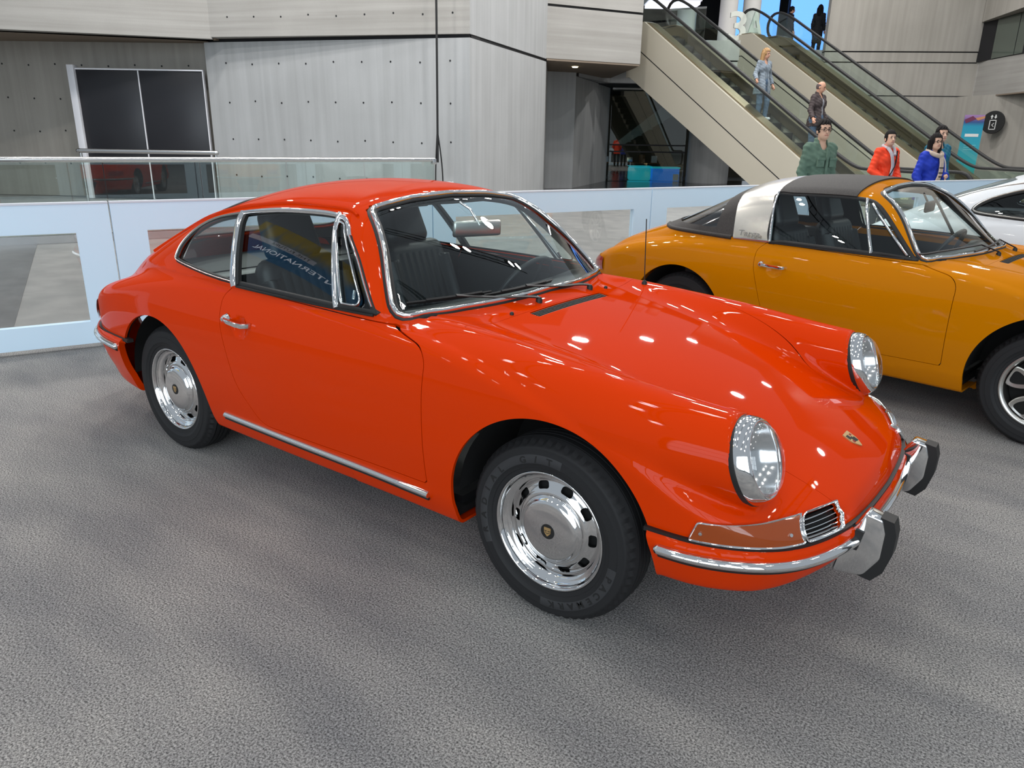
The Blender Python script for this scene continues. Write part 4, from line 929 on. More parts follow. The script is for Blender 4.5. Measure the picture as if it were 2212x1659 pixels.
def build_coupe():
    root = thing('sports_car', 'glossy orange-red classic coupe in the foreground with chrome hubcaps', 'car')
    field = coupe_field
    sm, body, hood, lid, doors, parts = build_body(root, field, M_orange, .0125, 'coupe')
    # window openings
    sidew = {}
    for sd in (-1, 1):
        f = lambda P, sd=sd: np.where((P[:, 1]*sd > .3), sd_poly(P[:, 0], P[:, 2], DLO), 9.)
        w_, body = clip(body, f); d2, doors[sd] = clip(doors[sd], f); _, d2 = clip(d2, lambda P: P[:, 0]*0+1); sidew[sd] = w_
    fw = SCREEN_SD
    ws, body = clip(body, fw); h_, hood = clip(hood, fw)
    fr = lambda P: np.where(P[:, 0] < -1.7, sd_poly(P[:, 1], P[:, 2], RWIN), 9.)
    rw, body = clip(body, fr)
    car_common(root, field, M_orange, body, hood, lid, doors, parts)
    # lining: headliner and pillars just inside the shell, black trim below the belt
    inner, _ = clip(body, lambda P: np.maximum(np.maximum(.915-P[:, 2], -2.62-P[:, 0]), P[:, 0]+.62))
    mesh_obj('headliner', inner.V-inner.N*.022, [f[::-1] for f in inner.faces()], M_headliner, root, N=-inner.N)
    for q in (doors[-1], doors[1], clip(body, lambda P: np.maximum(np.maximum(np.maximum(.45-P[:, 2], P[:, 2]-.93), -2.60-P[:, 0]), P[:, 0]+.50))[0]):
        mesh_obj('trim_lining', q.V-q.N*.02, [f[::-1] for f in q.faces()], M_black, root, N=-q.N)
    # windscreen
    g = sm_obj('windscreen', ws, M_glass, root, 0, -.004)
    P, N = strip_on(field, WSHIELD, 'yz_f', 1, 200, True)
    V, F = sweep(P, N, round_prof(.040, .010, 6, -.003), True); part('screen_rubber', (V, F), M_rubber, g, 60)
    V, F = sweep(P, N, round_prof(.021, .0175, 8), True); part('screen_chrome', (V, F), M_chrome, g, 60)
    g = sm_obj('rear_window', rw, M_glass, root, 0, -.004)
    P, N = strip_on(field, RWIN, 'yz_r', 1, 120, True); V, F = sweep(P, N, round_prof(.036, .010, 6, -.003), True); part('window_rubber', (V, F), M_rubber, g, 60)
    B0, B1 = (-1.592, .905), (-1.722, 1.178); C0, C1 = (-.962, .898), (-1.142, 1.205)
    def beyond(a, b):   # >0 in front of the line a-b
        return lambda P: ((P[:, 0]-a[0])*(b[1]-a[1])-(P[:, 2]-a[1])*(b[0]-a[0]))
    for sd in (-1, 1):
        q, rest = clip(sidew[sd], beyond(B0, B1)); dw, vent = clip(rest, beyond(C0, C1))
        qg = sm_obj('quarter_window', side_glass(q, sd, .012), M_glass, root); dg = sm_obj('door_window', side_glass(dw, sd, .014), M_glass, root); vg = sm_obj('vent_window', side_glass(vent, sd, .010), M_glass, root)
        P, N = strip_on(field, DLO, 'xz', sd, 260, True)
        V, F = sweep(P, N, round_prof(.024, .007, 6, -.004), True); part('window_rubber', (V, F), M_rubber, root, 60)
        # bright frame: broad over door glass and vent, thin round the quarter window
        i = np.arange(260); door_top = (P[:, 0] > -1.735) & (P[:, 2] > .915) & (P[:, 0] < -1.03)
        st = np.argmax(np.roll(~door_top, 1) & door_top); idx = (st+np.arange(door_top.sum())) % 260
        V, F = sweep(P[idx], N[idx], round_prof(.020, .014, 7)); part('window_frame', (V, F), M_chrome, dg, 60)
        vi = (P[:, 0] >= -1.035) & (P[:, 2] > .91); st = np.argmax(np.roll(~vi, 1) & vi); idx = (st+np.arange(vi.sum())) % 260
        V, F = sweep(P[idx]+N[idx]*.002, N[idx], round_prof(.008, .010, 6)); part('vent_front_trim', (V, F), M_chrome, vg, 60)
        qi = (P[:, 0] <= -1.60); st = np.argmax(np.roll(~qi, 1) & qi); idx = (st+np.arange(qi.sum())) % 260
        V, F = sweep(P[idx]+N[idx]*.003, N[idx], round_prof(.006, .008, 6)); part('quarter_frame', (V, F), M_satin, qg, 60)
        V, F = bar_on(field, (B0[0], B0[1]-.012), (B1[0], B1[1]-.004), sd, 16, round_prof(.034, .016, 8)); part('centre_pillar', (V, F), M_chrome, root, 60)
        V, F = bar_on(field, (B0[0]+.028, B0[1]), (B1[0]+.026, B1[1]), sd, 16, [(.008, -.01), (.008, .006), (-.008, .006), (-.008, -.01)]); part('glass_channel', (V, F), M_rubber, root, 30)
        V, F = bar_on(field, (C0[0], C0[1]-.004), (C1[0], C1[1]), sd, 16, round_prof(.020, .016, 8)); part('vent_post', (V, F), M_chrome, vg, 60)
        VW = rounded([(-.945, .912, .02), (-.838, .912, .045), (-1.085, 1.172, .03), (-1.128, 1.185, .01)], 6)
        P, N = strip_on(field, VW, 'xz', sd, 80, True); V, F = sweep(P, N, round_prof(.009, .009, 6), True); part('vent_frame', (V, F), M_chrome, vg, 60)
        P, N = strip_on(field, [(-.915, .935), (-.925, .965)], 'xz', sd, 5); V, F = sweep(P-N*.022, N, circ_prof(.006, 8)); part('vent_latch', (V, F), M_chrome, vg, 60)
        V, F = bar_on(field, (-.785, .890), (-1.575, .898), sd, 40, [(.005, -.004), (.005, .006), (-.002, .008), (-.006, .003), (-.006, -.004)]); part('belt_rubber', (V, F), M_rubber, root, 40)
        # drip rail over the side windows
        DR = curve([(-1.060, 1.203), (-1.110, 1.219), (-1.200, 1.226), (-1.443, 1.228), (-1.640, 1.210), (-1.800, 1.186), (-1.960, 1.152), (-2.120, 1.108), (-2.280, 1.050), (-2.420, .985), (-2.530, .928)], 90)
        P, N = strip_on(field, DR, 'xz', sd, 90); V, F = sweep(P, N, [(.006, -.004), (.007, .006), (.003, .011), (-.003, .010), (-.006, .004), (-.006, -.004)]); part('drip_rail', (V, F), M_orange, root, 50)
    make_interior(root, field)
    # inside mirror on its stalk, sun visors
    mC = A(-.915, .02, 1.125); V, F = box((-.012, -.115, -.034), (.012, .115, .034), .011)
    im = part('inside_mirror', xf((V, F), rot('Z', -.42)@rot('Y', .05), mC), M_satin, root, 50)
    V, F = box((-.0165, -.108, -.028), (-.0125, .108, .028)); part('mirror_glass', xf((V, F), rot('Z', -.42)@rot('Y', .05), mC), M_chrome, im)
    V, F = tube(A((-.90, .02, 1.14), (-.945, .01, 1.205), (-.995, 0, 1.232)), .005); part('mirror_stalk', (V, F), M_chrome, im, 60)
    for y in (-.26, .30):
        V, F = box((-.13, -.20, -.007), (.04, .20, .007), .006); part('sun_visor', xf((V, F), rot('Y', -.10), (-1.16, y, 1.215)), M_headliner, root, 50)
    # wipers parked to the right
    for k, (py, span) in enumerate(((-.13, .50), (.255, .60))):
        pv = surf(field, A((-.474-.05*py*py, py, 0)), 2, .4, 1.2)[0]
        part('wiper_pivot', xf(lathe([(.013, -.01), (.013, .012), (.008, .02), (.0001, .021)], 20, 'z'), None, pv), M_rubber, root, 50)
        yy = py-np.linspace(0, 1, 24)*span; zz = .936-.012*np.linspace(0, 1, 24)
        W = surf_dir(field, np.stack([np.full(24, -1.45), yy, zz], 1), np.tile(A(1, 0, 0), (24, 1)), 0, 2); Nw = unit(gradient(field, W))
        tip = (W+Nw*.024)[15]; arm = A(pv+A(0, 0, .018), pv+A(-.02, -.05, .026), pv*.5+tip*.5+A(0, 0, .006), tip); V, F = sweep(curve(arm, 24), A(.4, 0, .9), [(.006, -.002), (.006, .003), (-.006, .003), (-.006, -.002)]); wa = part('wiper_arm', (V, F), M_rubber, root, 40)
        V, F = sweep((W+Nw*.012)[8:], Nw[8:], [(.003, -.008), (.003, .006), (-.003, .006), (-.003, -.008)]); part('wiper_blade', (V, F), M_rubber, wa, 40)
        br = (W+Nw*.020)[10:21]; V, F = sweep(br, Nw[10:21], [(.004, -.003), (.004, .003), (-.004, .003), (-.004, -.003)]); part('blade_bridge', (V, F), M_rubber, wa, 40)
    for y in (-.33, .36):
        p = surf(field, A((-.452-.05*y*y, y, 0)), 2, .4, 1.2)[0]; part('washer_jet', xf(lathe([(.008, -.004), (.008, .006), (.005, .010), (.0001, .011)], 14, 'z'), None, p), M_rubber, root, 50)
    p = surf(field, A((-.375, .565, 0)), 2, .4, 1.2)[0]
    an = part('aerial', tube(A(p, p+A(-.004, 0, .10), p+A(-.012, 0, .29)), .0022, 8), M_rubber, root, 60); part('aerial_base', xf(lathe([(.013, -.006), (.012, .008), (.006, .016), (.0001, .018)], 20, 'z'), None, p), M_rubber, an, 50)
    for (x, y, z, sd) in ((0, -.664, .306, -1), (-2.211, -.657, .306, -1), (0, .664, .306, 1), (-2.211, .657, .306, 1)): make_wheel('wheel', root, (x, y, z), sd, 'steel', letters=(x == 0 and sd < 0))
    return root
build_coupe()
# ------------------------------------------------------------------ yellow open-top car with the steel hoop
M_vinyl = mat('black_vinyl_top', (.030, .026, .024), .7, nodes=noise_color((.022, .019, .018), (.045, .038, .034), 180, bump=.2))
M_brush = mat('brushed_hoop_steel', (.60, .57, .52), .26, 1)
M_plastic = glass_mat('soft_plastic_window', (.62, .62, .62), .14, .06)
def build_targa():
    root = thing('sports_car', 'yellow ochre open-top classic car with a brushed steel hoop and black roof', 'car', (1.2956, 2.7584, 0), -.1538)
    field = targa_field
    sm, body, hood, lid, doors, parts = build_body(root, field, M_yellow, .0145, 'targa')
    B0, B1 = (-1.585, .905), (-1.655, 1.22); R0, R1 = (-1.845, .900), (-1.935, 1.26)
    line = lambda a, b: (lambda P: ((P[:, 0]-a[0])*(b[1]-a[1])-(P[:, 2]-a[1])*(b[0]-a[0]))/math.hypot(b[0]-a[0], b[1]-a[1]))
    fB, fR = line(B0, B1), line(R0, R1)     # >0 in front
    TD = curve([(-1.600, .912), (-1.640, 1.10), (-1.662, 1.185), (-1.55, 1.192), (-1.35, 1.196), (-1.20, 1.194), (-1.085, 1.184), (-1.022, 1.158), (-.962, 1.112), (-.880, 1.035), (-.800, .955), (-.742, .898), (-.728, .890), (-.960, .901), (-1.200, .906), (-1.500, .910)], 130, True)
    sidew = {}
    for sd in (-1, 1):
        f = lambda P, sd=sd: np.where((P[:, 1]*sd > .3), sd_poly(P[:, 0], P[:, 2], TD), 9.)
        sidew[sd], body = clip(body, f); _, doors[sd] = clip(doors[sd], f)
    ws, body = clip(body, SCREEN_SD); _, hood = clip(hood, SCREEN_SD)
    # top: soft rear, hoop, roof panel
    up = lambda P: .900+.02*sstep(-1.9, -2.4, P[:, 0])-P[:, 2]
    soft_sd = lambda P: np.maximum(np.maximum(fR(P), up(P)), -2.62-.10*0-P[:, 0]+.10*(P[:, 1]**2)*4*0)
    soft, body = clip(body, lambda P: np.maximum(np.maximum(fR(P), .905-P[:, 2]), -2.60-P[:, 0]))
    hoop, body = clip(body, lambda P: np.maximum(np.maximum(fB(P), -fR(P)), .897-P[:, 2]))
    roof, body = clip(body, lambda P: np.maximum(np.maximum(P[:, 0]+1.165, -fB(P)), 1.18-P[:, 2]))
    car_common(root, field, M_yellow, body, hood, lid, doors, parts, strip=False)
    sm_obj('hoop', hoop, M_brush, root, .012, .006); sm_obj('roof_panel', roof, M_vinyl, root, .02, .010)
    WIN = rounded([(-1.985, .985, .05), (-2.42, .965, .05), (-2.06, 1.13, .04), (-2.00, 1.15, .02)], 6)
    for sd in (-1, 1):
        f = lambda P, sd=sd: np.where(P[:, 1]*sd > .22, sd_poly(P[:, 0], P[:, 2], WIN), 9.)
    rwin = rounded([(-.50, .955, .06), (0, .945, .5), (.50, .955, .06), (.47, 1.13, .06), (0, 1.175, .5), (-.47, 1.13, .06)], 6)
    wrap = lambda P: np.maximum(np.maximum(P[:, 0]+1.995, P[:, 2]-1.19), .950-P[:, 2])
    pw, soft = clip(soft, wrap)
    sm_obj('soft_rear_top', soft, M_vinyl, root, .01, .006); sm_obj('soft_rear_window', pw, M_plastic, root, 0, -.002)
    P, N = strip_on(field, [(-1.86, .902), (-2.2, .908), (-2.60, .905)], 'xz', -1, 30); V, F = sweep(P, N, round_prof(.03, .014, 6)); part('soft_top_edge', (V, F), M_vinyl, root, 60)
    text_part('hoop_script', 'Targa', root, mat('dull_script_metal', (.30, .29, .27), .4, 1), (-1.80, -.752, .925), (1, 0, 0), (0, .30, .95), .050, .0008, width=.15)
    inner, _ = clip(body, lambda P: np.maximum(np.maximum(.915-P[:, 2], -2.62-P[:, 0]), P[:, 0]+.62))
    mesh_obj('screen_frame_lining', inner.V-inner.N*.022, [f[::-1] for f in inner.faces()], M_black, root, N=-inner.N)
    for q in (hoop, roof, soft): mesh_obj('top_lining', q.V-q.N*.02, [f[::-1] for f in q.faces()], M_black, root, N=-q.N)
    g = sm_obj('windscreen', ws, M_glass, root, 0, -.004)
    P, N = strip_on(field, WSHIELD, 'yz_f', 1, 200, True); V, F = sweep(P, N, round_prof(.040, .010, 6, -.003), True); part('screen_rubber', (V, F), M_rubber, g, 60); V, F = sweep(P, N, round_prof(.021, .0175, 8), True); part('screen_chrome', (V, F), M_chrome, g, 60)
    CC0, CC1 = (-.962, .898), (-1.100, 1.185)
    for sd in (-1, 1):
        dw, vent = clip(sidew[sd], line(CC0, CC1)); dg = sm_obj('door_window', side_glass(dw, sd, .014), M_glass, root); vg = sm_obj('vent_window', side_glass(vent, sd, .010), M_glass, root)
        P, N = strip_on(field, TD, 'xz', sd, 200, True); V, F = sweep(P, N, round_prof(.026, .008, 6, -.004), True); part('window_rubber', (V, F), M_rubber, root, 60)
        V, F = bar_on(field, CC0, CC1, sd, 14, round_prof(.020, .016, 8)); part('vent_post', (V, F), M_chrome, vg, 60)
        V, F = bar_on(field, (-1.055, 1.160), (-.775, .905), sd, 20, round_prof(.016, .014, 8)); part('vent_frame', (V, F), M_chrome, vg, 60)
        V, F = bar_on(field, (B0[0]+.004, B0[1]-.004), (B1[0]+.004, B1[1]-.03), sd, 16, round_prof(.016, .014, 8), .004); part('hoop_edge', (V, F), M_chrome, root, 60)
        V, F = bar_on(field, (-.785, .890), (-1.575, .898), sd, 40, [(.005, -.004), (.005, .006), (-.002, .008), (-.006, .003), (-.006, -.004)]); part('belt_rubber', (V, F), M_rubber, root, 40)
    make_interior(root, field)
    mC = A(-.93, .02, 1.13); V, F = box((-.012, -.10, -.034), (.012, .10, .034), .011); im = part('inside_mirror', xf((V, F), rot('Z', .1), mC), M_black, root, 50); V, F = tube(A(mC, mC+A(-.05, 0, .08)), .006); part('mirror_stalk', (V, F), M_black, im, 60)
    for k, (py, span) in enumerate(((-.10, .58), (.28, .60))):
        pv = surf(field, A((-.474-.05*py*py, py, 0)), 2, .4, 1.2)[0]; part('wiper_pivot', xf(lathe([(.013, -.01), (.013, .012), (.008, .02), (.0001, .021)], 20, 'z'), None, pv), M_rubber, root, 50)
        yy = py+np.linspace(0, 1, 20)*-span; zz = .935-.028*np.linspace(0, 1, 20)**2; Wp = surf_dir(field, np.stack([np.full(20, -1.45), yy, zz], 1), np.tile(A(1, 0, 0), (20, 1)), 0, 2); Nw = unit(gradient(field, Wp))
        V, F = sweep(np.concatenate([[pv+A(0, 0, .02)], (Wp+Nw*.02)[3:]]), A(.4, 0, .9), [(.005, -.003), (.005, .004), (-.005, .004), (-.005, -.003)]); part('wiper_arm', (V, F), M_rubber, root, 40)
    for (x, y, z, sd) in ((0, -.664, .306, -1), (-2.211, -.657, .306, -1), (0, .664, .306, 1), (-2.211, .657, .306, 1)): make_wheel('wheel', root, (x, y, z), sd, 'alloy', letters=False)
    return root
build_targa()
# ------------------------------------------------------------------ white later car at the right edge
def build_white():
    a = -.1538; ox, oy = 1.0, 2.75; root = thing('sports_car', 'white newer coupe cut by the right edge, with black-framed side windows', 'car', (1.2956+ox*math.cos(a)-oy*math.sin(a), 2.7584+ox*math.sin(a)+oy*math.cos(a), 0), a)
    root.scale = (1.03, 1.03, 1.03); field = coupe_field
    sm = tri_fix(mirror_sm(polygonise(field, (-3.40, -.90, .15), (.95, .03, 1.36), .02)))
    body, _ = clip(sm, lambda P: -arch_sd(P))
    D2 = curve([(-2.150, .957), (-2.120, 1.000), (-2.030, 1.055), (-1.880, 1.112), (-1.700, 1.155), (-1.480, 1.188), (-1.280, 1.198), (-1.130, 1.190), (-1.050, 1.150), (-.930, 1.045), (-.850, .965), (-.790, .906), (-.960, .900), (-1.300, .905), (-1.700, .914), (-1.980, .926), (-2.110, .938)], 120, True)
    for sd in (-1, 1):
        f = lambda P, sd=sd: np.where(P[:, 1]*sd > .3, sd_poly(P[:, 0], P[:, 2], D2), 9.); w_, body = clip(body, f)
        q, dw = clip(w_, lambda P: P[:, 0]+1.62+.35*(P[:, 2]-.9)); sm_obj('quarter_window', q, M_glass, root, 0, -.008); sm_obj('door_window', dw, M_glass, root, 0, -.008)
        P, N = strip_on(field, D2, 'xz', sd, 160, True); V, F = sweep(P, N, round_prof(.040, .012, 7, -.004), True); fr = part('window_frame', (V, F), M_rubber, root, 60); V, F = sweep(P+N*.004, N, round_prof(.012, .012, 6), True); part('bright_trim', (V, F), M_satin, fr, 60)
        V, F = bar_on(field, (-1.62, .905), (-1.73, 1.165), sd, 14, round_prof(.05, .012, 6)); part('centre_pillar', (V, F), M_rubber, root, 60)
        DR = curve([(-1.05, 1.20), (-1.20, 1.226), (-1.443, 1.228), (-1.640, 1.212), (-1.800, 1.190), (-1.960, 1.158), (-2.120, 1.116), (-2.280, 1.060), (-2.420, .998), (-2.60, .905)], 70); P, N = strip_on(field, DR, 'xz', sd, 70); V, F = sweep(P, N, round_prof(.020, .009, 6)); part('roof_moulding', (V, F), M_satin, root, 60)
        g_ = .0022; f = lambda P, sd=sd: np.where(P[:, 1]*sd > .3, sd_poly(P[:, 0], P[:, 2], DOOR), 9.); d, _ = clip(body, lambda P: f(P)+g_); _, body = clip(body, lambda P: f(P)-g_); sm_obj('door', d, M_white_paint, root, .014)
        lamp_bowl(root, (HL_C[0], sd*HL_C[1], HL_C[2]), HL_N, sd); hc = A(HL_C[0], sd*HL_C[1], HL_C[2])
    ws, body = clip(body, SCREEN_SD); sm_obj('windscreen', ws, M_glass, root, 0, -.004)
    rw, body = clip(body, lambda P: np.where(P[:, 0] < -1.7, sd_poly(P[:, 1], P[:, 2], RWIN), 9.)); sm_obj('rear_window', rw, M_glass, root, 0, -.004)
    sm_obj('body_shell', body, M_white_paint, root, .012)
    inner, _ = clip(body, lambda P: np.maximum(np.maximum(.915-P[:, 2], -2.62-P[:, 0]), P[:, 0]+.62)); mesh_obj('headliner', inner.V-inner.N*.022, [f[::-1] for f in inner.faces()], M_black, root, N=-inner.N)
    make_interior(root, field)
    for cx, cz, r in (ARCH_F, ARCH_R):
        for sd in (-1, 1):
            V, F = lathe([(r+.004, .72), (r+.012, .68), (r+.012, .40), (.0001, .40)], 40, a0=.02, a1=PI-.02); V = V*[1, sd, 1]+A(cx, 0, cz); V[:, 2] = np.clip(V[:, 2], .18, .80); part('wheel_well', (V, F), M_well, root, 40)
    V, F = box((-3.0, -.66, .22), (.55, .66, .25)); part('floor_pan', (V, F), M_well, root)
    for (x, y, z, sd) in ((0, -.664, .306, -1), (-2.211, -.657, .306, -1), (0, .664, .306, 1), (-2.211, .657, .306, 1)): make_wheel('wheel', root, (x, y, z), sd, 'alloy', letters=False)
build_white()
# ------------------------------------------------------------------ escalators
SL = .578; HT = 4.40; RUN = HT/SL
def escalator(R, D, label):
    t = thing('escalator', label, 'escalator', tuple(W(R, D)), BROT+.491)
    hw = .587; n = 40
    def zline(u):   # step line: flat landing, slope, flat landing
        return np.clip(u, 0, RUN)*SL
    u_prof = np.concatenate([[-1.9, -.55], np.linspace(0, RUN, 6), [RUN+.6, RUN+.62]])
    # side cladding of the truss (both sides), with a shadow gap along it
    for sd in (-1, 1):
        x0, x1 = (sd*(hw+.17), sd*(hw+.02)); a, b = min(x0, x1), max(x0, x1)
        top = [(-1.9, .24), (-.2, .24), (RUN-.1, HT+.27), (RUN+.62, HT+.27)]; bot = [(RUN+.62, HT-1.15), (RUN+.45, HT-1.15), (1.85, 0), (-1.9, 0)]
        poly = [(p[0], p[1]) for p in top+bot]; V, F = prism(poly, a, b, 'yz'); part('side_cladding', (V, F), M_beige, t, smooth=False)
        g0 = sd*(hw+.172); V, F = prism([(.75, 0.02), (RUN+.25, HT-.36), (RUN+.62, HT-.36), (RUN+.62, HT-.335), (RUN+.24, HT-.335), (.70, .02)], min(g0, sd*(hw+.165)), max(g0, sd*(hw+.165)), 'yz'); part('cladding_joint', (V, F), M_dark, t, smooth=False)
        # deck, inner skirt
        P = np.stack([np.full(4, sd*(hw-.02)), A(-1.9, -.2, RUN-.1, RUN+.62), A(.25, .25, HT+.28, HT+.28)], 1)
        V, F = sweep(resample(P, 40), A(0, 0, 1.), [(.19, 0), (.19, .025), (-.12, .025), (-.12, 0)]); part('balustrade_deck', (V, F), M_bronze, t, 30)
        V, F = prism([(-1.9, 0), (-.2, 0), (RUN-.1, HT), (RUN+.62, HT), (RUN+.62, HT+.26), (RUN-.1, HT+.26), (-.2, .24), (-1.9, .24)], min(sd*.515, sd*.50), max(sd*.515, sd*.50), 'yz'); part('skirt', (V, F), M_bronze, t, smooth=False)
        # glass panels
        us = np.linspace(-1.5, RUN+.40, 10)
        for i in range(9):
            ua, ub = us[i]+.006, us[i+1]-.006; zz = lambda u: float(np.clip(u, 0, RUN)*SL)+.26
            pts = [(ua, zz(ua)), (ub, zz(ub)), (ub, zz(ub)+.68), (ua, zz(ua)+.68)]
            for k in (0., RUN):
                if ua < k < ub: pts = [(ua, zz(ua)), (k, zz(k)), (ub, zz(ub)), (ub, zz(ub)+.68), (k, zz(k)+.68), (ua, zz(ua)+.68)]
            V, F = prism(pts, sd*hw-.006, sd*hw+.006, 'yz'); part('glass_panel', (V, F), M_balu, t, smooth=False)
        # handrail with rounded newel ends
        th = np.linspace(-PI/2, PI/2, 9); low = [( -1.62-.30*math.cos(a), .62+.355*math.sin(a)) for a in th]; hi = [(RUN+.32+.30*math.cos(a), HT+.62+.355*math.sin(a)) for a in th[::-1]]
        path = [(-1.3, .265)]+low+[(-1.2, .985), (-.5, .995), (-.1, 1.02), (.35, .995+.35*SL+.01), (1.0, .995+SL)]+[(u, .995+u*SL) for u in np.linspace(2, RUN-1, 5)]+[(RUN-.35, .99+(RUN-.35)*SL), (RUN+.1, HT+.97)]+hi+[(RUN+.2, HT+.265)]
        P = curve(np.stack([np.full(len(path), sd*hw), A(*[p[0] for p in path]), A(*[p[1] for p in path])], 1), 110)
        V, F = sweep(P, A(1., 0, 0), [(.030, .038), (.012, .040), (-.016, .038), (-.030, .026), (-.034, 0), (-.030, -.026), (-.016, -.038), (.012, -.040), (.030, -.038)]); part('handrail', (V, F), M_rubber, t, 50)
        # skirt lamps near the landing
        part('skirt_lamp', box((sd*.499-.004, .20, .28), (sd*.499+.004, .62, .40)), M_lampwarm, t, smooth=False)
    # steps: each one a riser and a grooved tread
    d = .40; k = int(RUN/d)
    for i in range(k+3):
        u = (i-1)*d; z = float(np.clip(u+d*.5, 0, RUN)*SL)
        z = min(max(i-.5, 0)*d*SL, HT)
        V, F = box((-.49, u-.01, z-.22), (.49, u+d, z), .008); part('step', (V, F), M_step, t, 30)
    for u0, u1, z in ((-1.9, -.42, 0), (RUN+.3, RUN+2.2, HT)): part('landing_plate', box((-.50, u0, z-.05), (.50, u1, z+.008)), M_steel, t, smooth=False)
    part('comb_lights', box((-.49, -.44, .006), (.49, -.40, .014)), M_yellowline, t, smooth=False)
    part('truss_base', box((-.74, -1.9, -.01), (.74, -.3, .02)), M_dark, t, smooth=False)
    return t
M_lampwarm = mat('warm_skirt_lamp', (1, .9, .6), .4, emit=(1, .83, .45), estr=5)
M_yellowline = mat('yellow_comb', (.8, .6, .05), .5)
escalator(7.772, 16.875, 'nearer escalator on the left with two people riding down it')
escalator(11.395, 18.814, 'empty escalator on the right in front of the plain concrete wall')
# ------------------------------------------------------------------ upper floor
ZU = 4.55
slab('floor_upper', [(1.9, 27.2), (3.6, 25.9), (5.05, 26.6), (5.4, 25.9), (8.1, 26.0), (8.7, 26.8), (9.6, 28), (15, 28), (15, 44), (-4, 44), (-4, 30)], ZU-.55, ZU, M_conc)
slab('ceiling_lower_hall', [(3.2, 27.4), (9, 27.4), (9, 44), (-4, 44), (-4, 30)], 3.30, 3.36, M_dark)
# rounded concrete balcony between the escalators
th = np.linspace(PI*1.02, PI*1.98, 26); cen = A(6.88, 26.2)
arc = [(cen[0]+.98*math.cos(a), cen[1]+.72*math.sin(a)) for a in th]
slab('wall_balcony', arc, ZU-.62, ZU-.04, M_frame_concrete := mat('pale_smooth_concrete', (.50, .50, .47), .7)); slab('wall_balcony_lower', [(p[0]*1+0, p[1]+.03) for p in arc], ZU-1.5, ZU-.66, M_frame_concrete)
slab('wall_balcony_groove', [(p[0], p[1]+.05) for p in arc], ZU-.66, ZU-.62, M_dark)
# big free-standing characters 3A
sg = thing('floor_sign', 'large pale upright sign reading 3A on the balcony between the escalators', 'sign', tuple(W(7.13, 25.62, ZU-.04)), BROT)
for ch, x in (('3', -.27), ('A', .28)):
    V, F = text_mesh(ch, 1.22, .05, .018); V[:, 0] -= (V[:, 0].min()+V[:, 0].max())/2; V[:, 0] *= .54/np.ptp(V[:, 0]); V[:, 1] -= V[:, 1].min(); V[:, 1] *= .84/np.ptp(V[:, 1])
    P = np.stack([x+V[:, 0], -V[:, 2], V[:, 1]], 1); part('character', (P, F), M_sign, sg, 30, smooth=False)
M_col = mat('white_column', (.60, .58, .55), .6)
for i, (r_, d_) in enumerate(((7.25, 28.4), (8.10, 28.6))):
    V, F = lathe([(.30, 0), (.30, 5)], 32, 'z'); o = part('column', (V, F), M_col, None, 50); o.location = W(r_, d_, ZU); tag(o, ['round white column behind the figure of the floor sign', 'round white column behind the letter of the floor sign'][i], 'column', 'columns of the upper floor')
V, F = lathe([(.34, 0), (.34, 5)], 32, 'z'); o = part('column', (V, F), M_col, None, 50); o.location = W(6.05, 29.5, ZU); tag(o, 'round column behind the top of the nearer escalator', 'column', 'columns of the upper floor')
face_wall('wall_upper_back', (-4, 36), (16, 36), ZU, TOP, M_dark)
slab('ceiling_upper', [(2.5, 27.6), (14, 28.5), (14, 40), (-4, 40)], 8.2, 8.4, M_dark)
# glowing screens upstairs
def screen(R, D, w_, z0, z1, m, label, ang=0):
    t = thing('display_screen', label, 'screen', tuple(W(R, D, ZU)), BROT+ang)
    part('screen_face', box((-w_/2, -.03, z0), (w_/2, .0, z1)), m, t, smooth=False); part('screen_back', box((-w_/2-.05, .0, 0), (w_/2+.05, .12, z1+.05)), M_dark, t, smooth=False); return t
screen(9.75, 33.5, 1.75, .2, 2.9, M_blue_scr, 'tall blue lit screen right of the floor sign', .12); screen(11.95, 33.2, 2.1, .2, 2.9, M_blue_scr, 'tall blue lit screen behind the two dark figures', .12)
cl = thing('ceiling_light_box', 'bright white box light over the head of the nearer escalator', 'light', tuple(W(5.25, 28.2, 5.95)), BROT)
part('light_face', box((-.85, -.5, -.10), (.85, .5, 0)), M_white_scr, cl, smooth=False); part('light_housing', box((-.9, -.55, 0), (.9, .55, .35)), M_frame_w, cl, smooth=False)
# upper floor glass rail
for a_, b_, lb in (((4.9, 26.9), (6.0, 26.3), 'short glass rail on the upper floor left of the floor sign'),):
    a_, b_ = A(*a_), A(*b_); L2 = np.linalg.norm(b_-a_); t = thing('glass_rail', lb, 'rail', tuple(W(a_[0], a_[1], ZU)), BROT+math.atan2(*(b_-a_)[::-1]))
    part('glass_pane', box((0, -.007, .02), (L2, .007, .98)), M_balu, t, smooth=False); part('handrail', tube(A((0, 0, 1.0), (L2, 0, 1.0)), .03, 10, (0, 1, 0)), M_steel, t, 60)
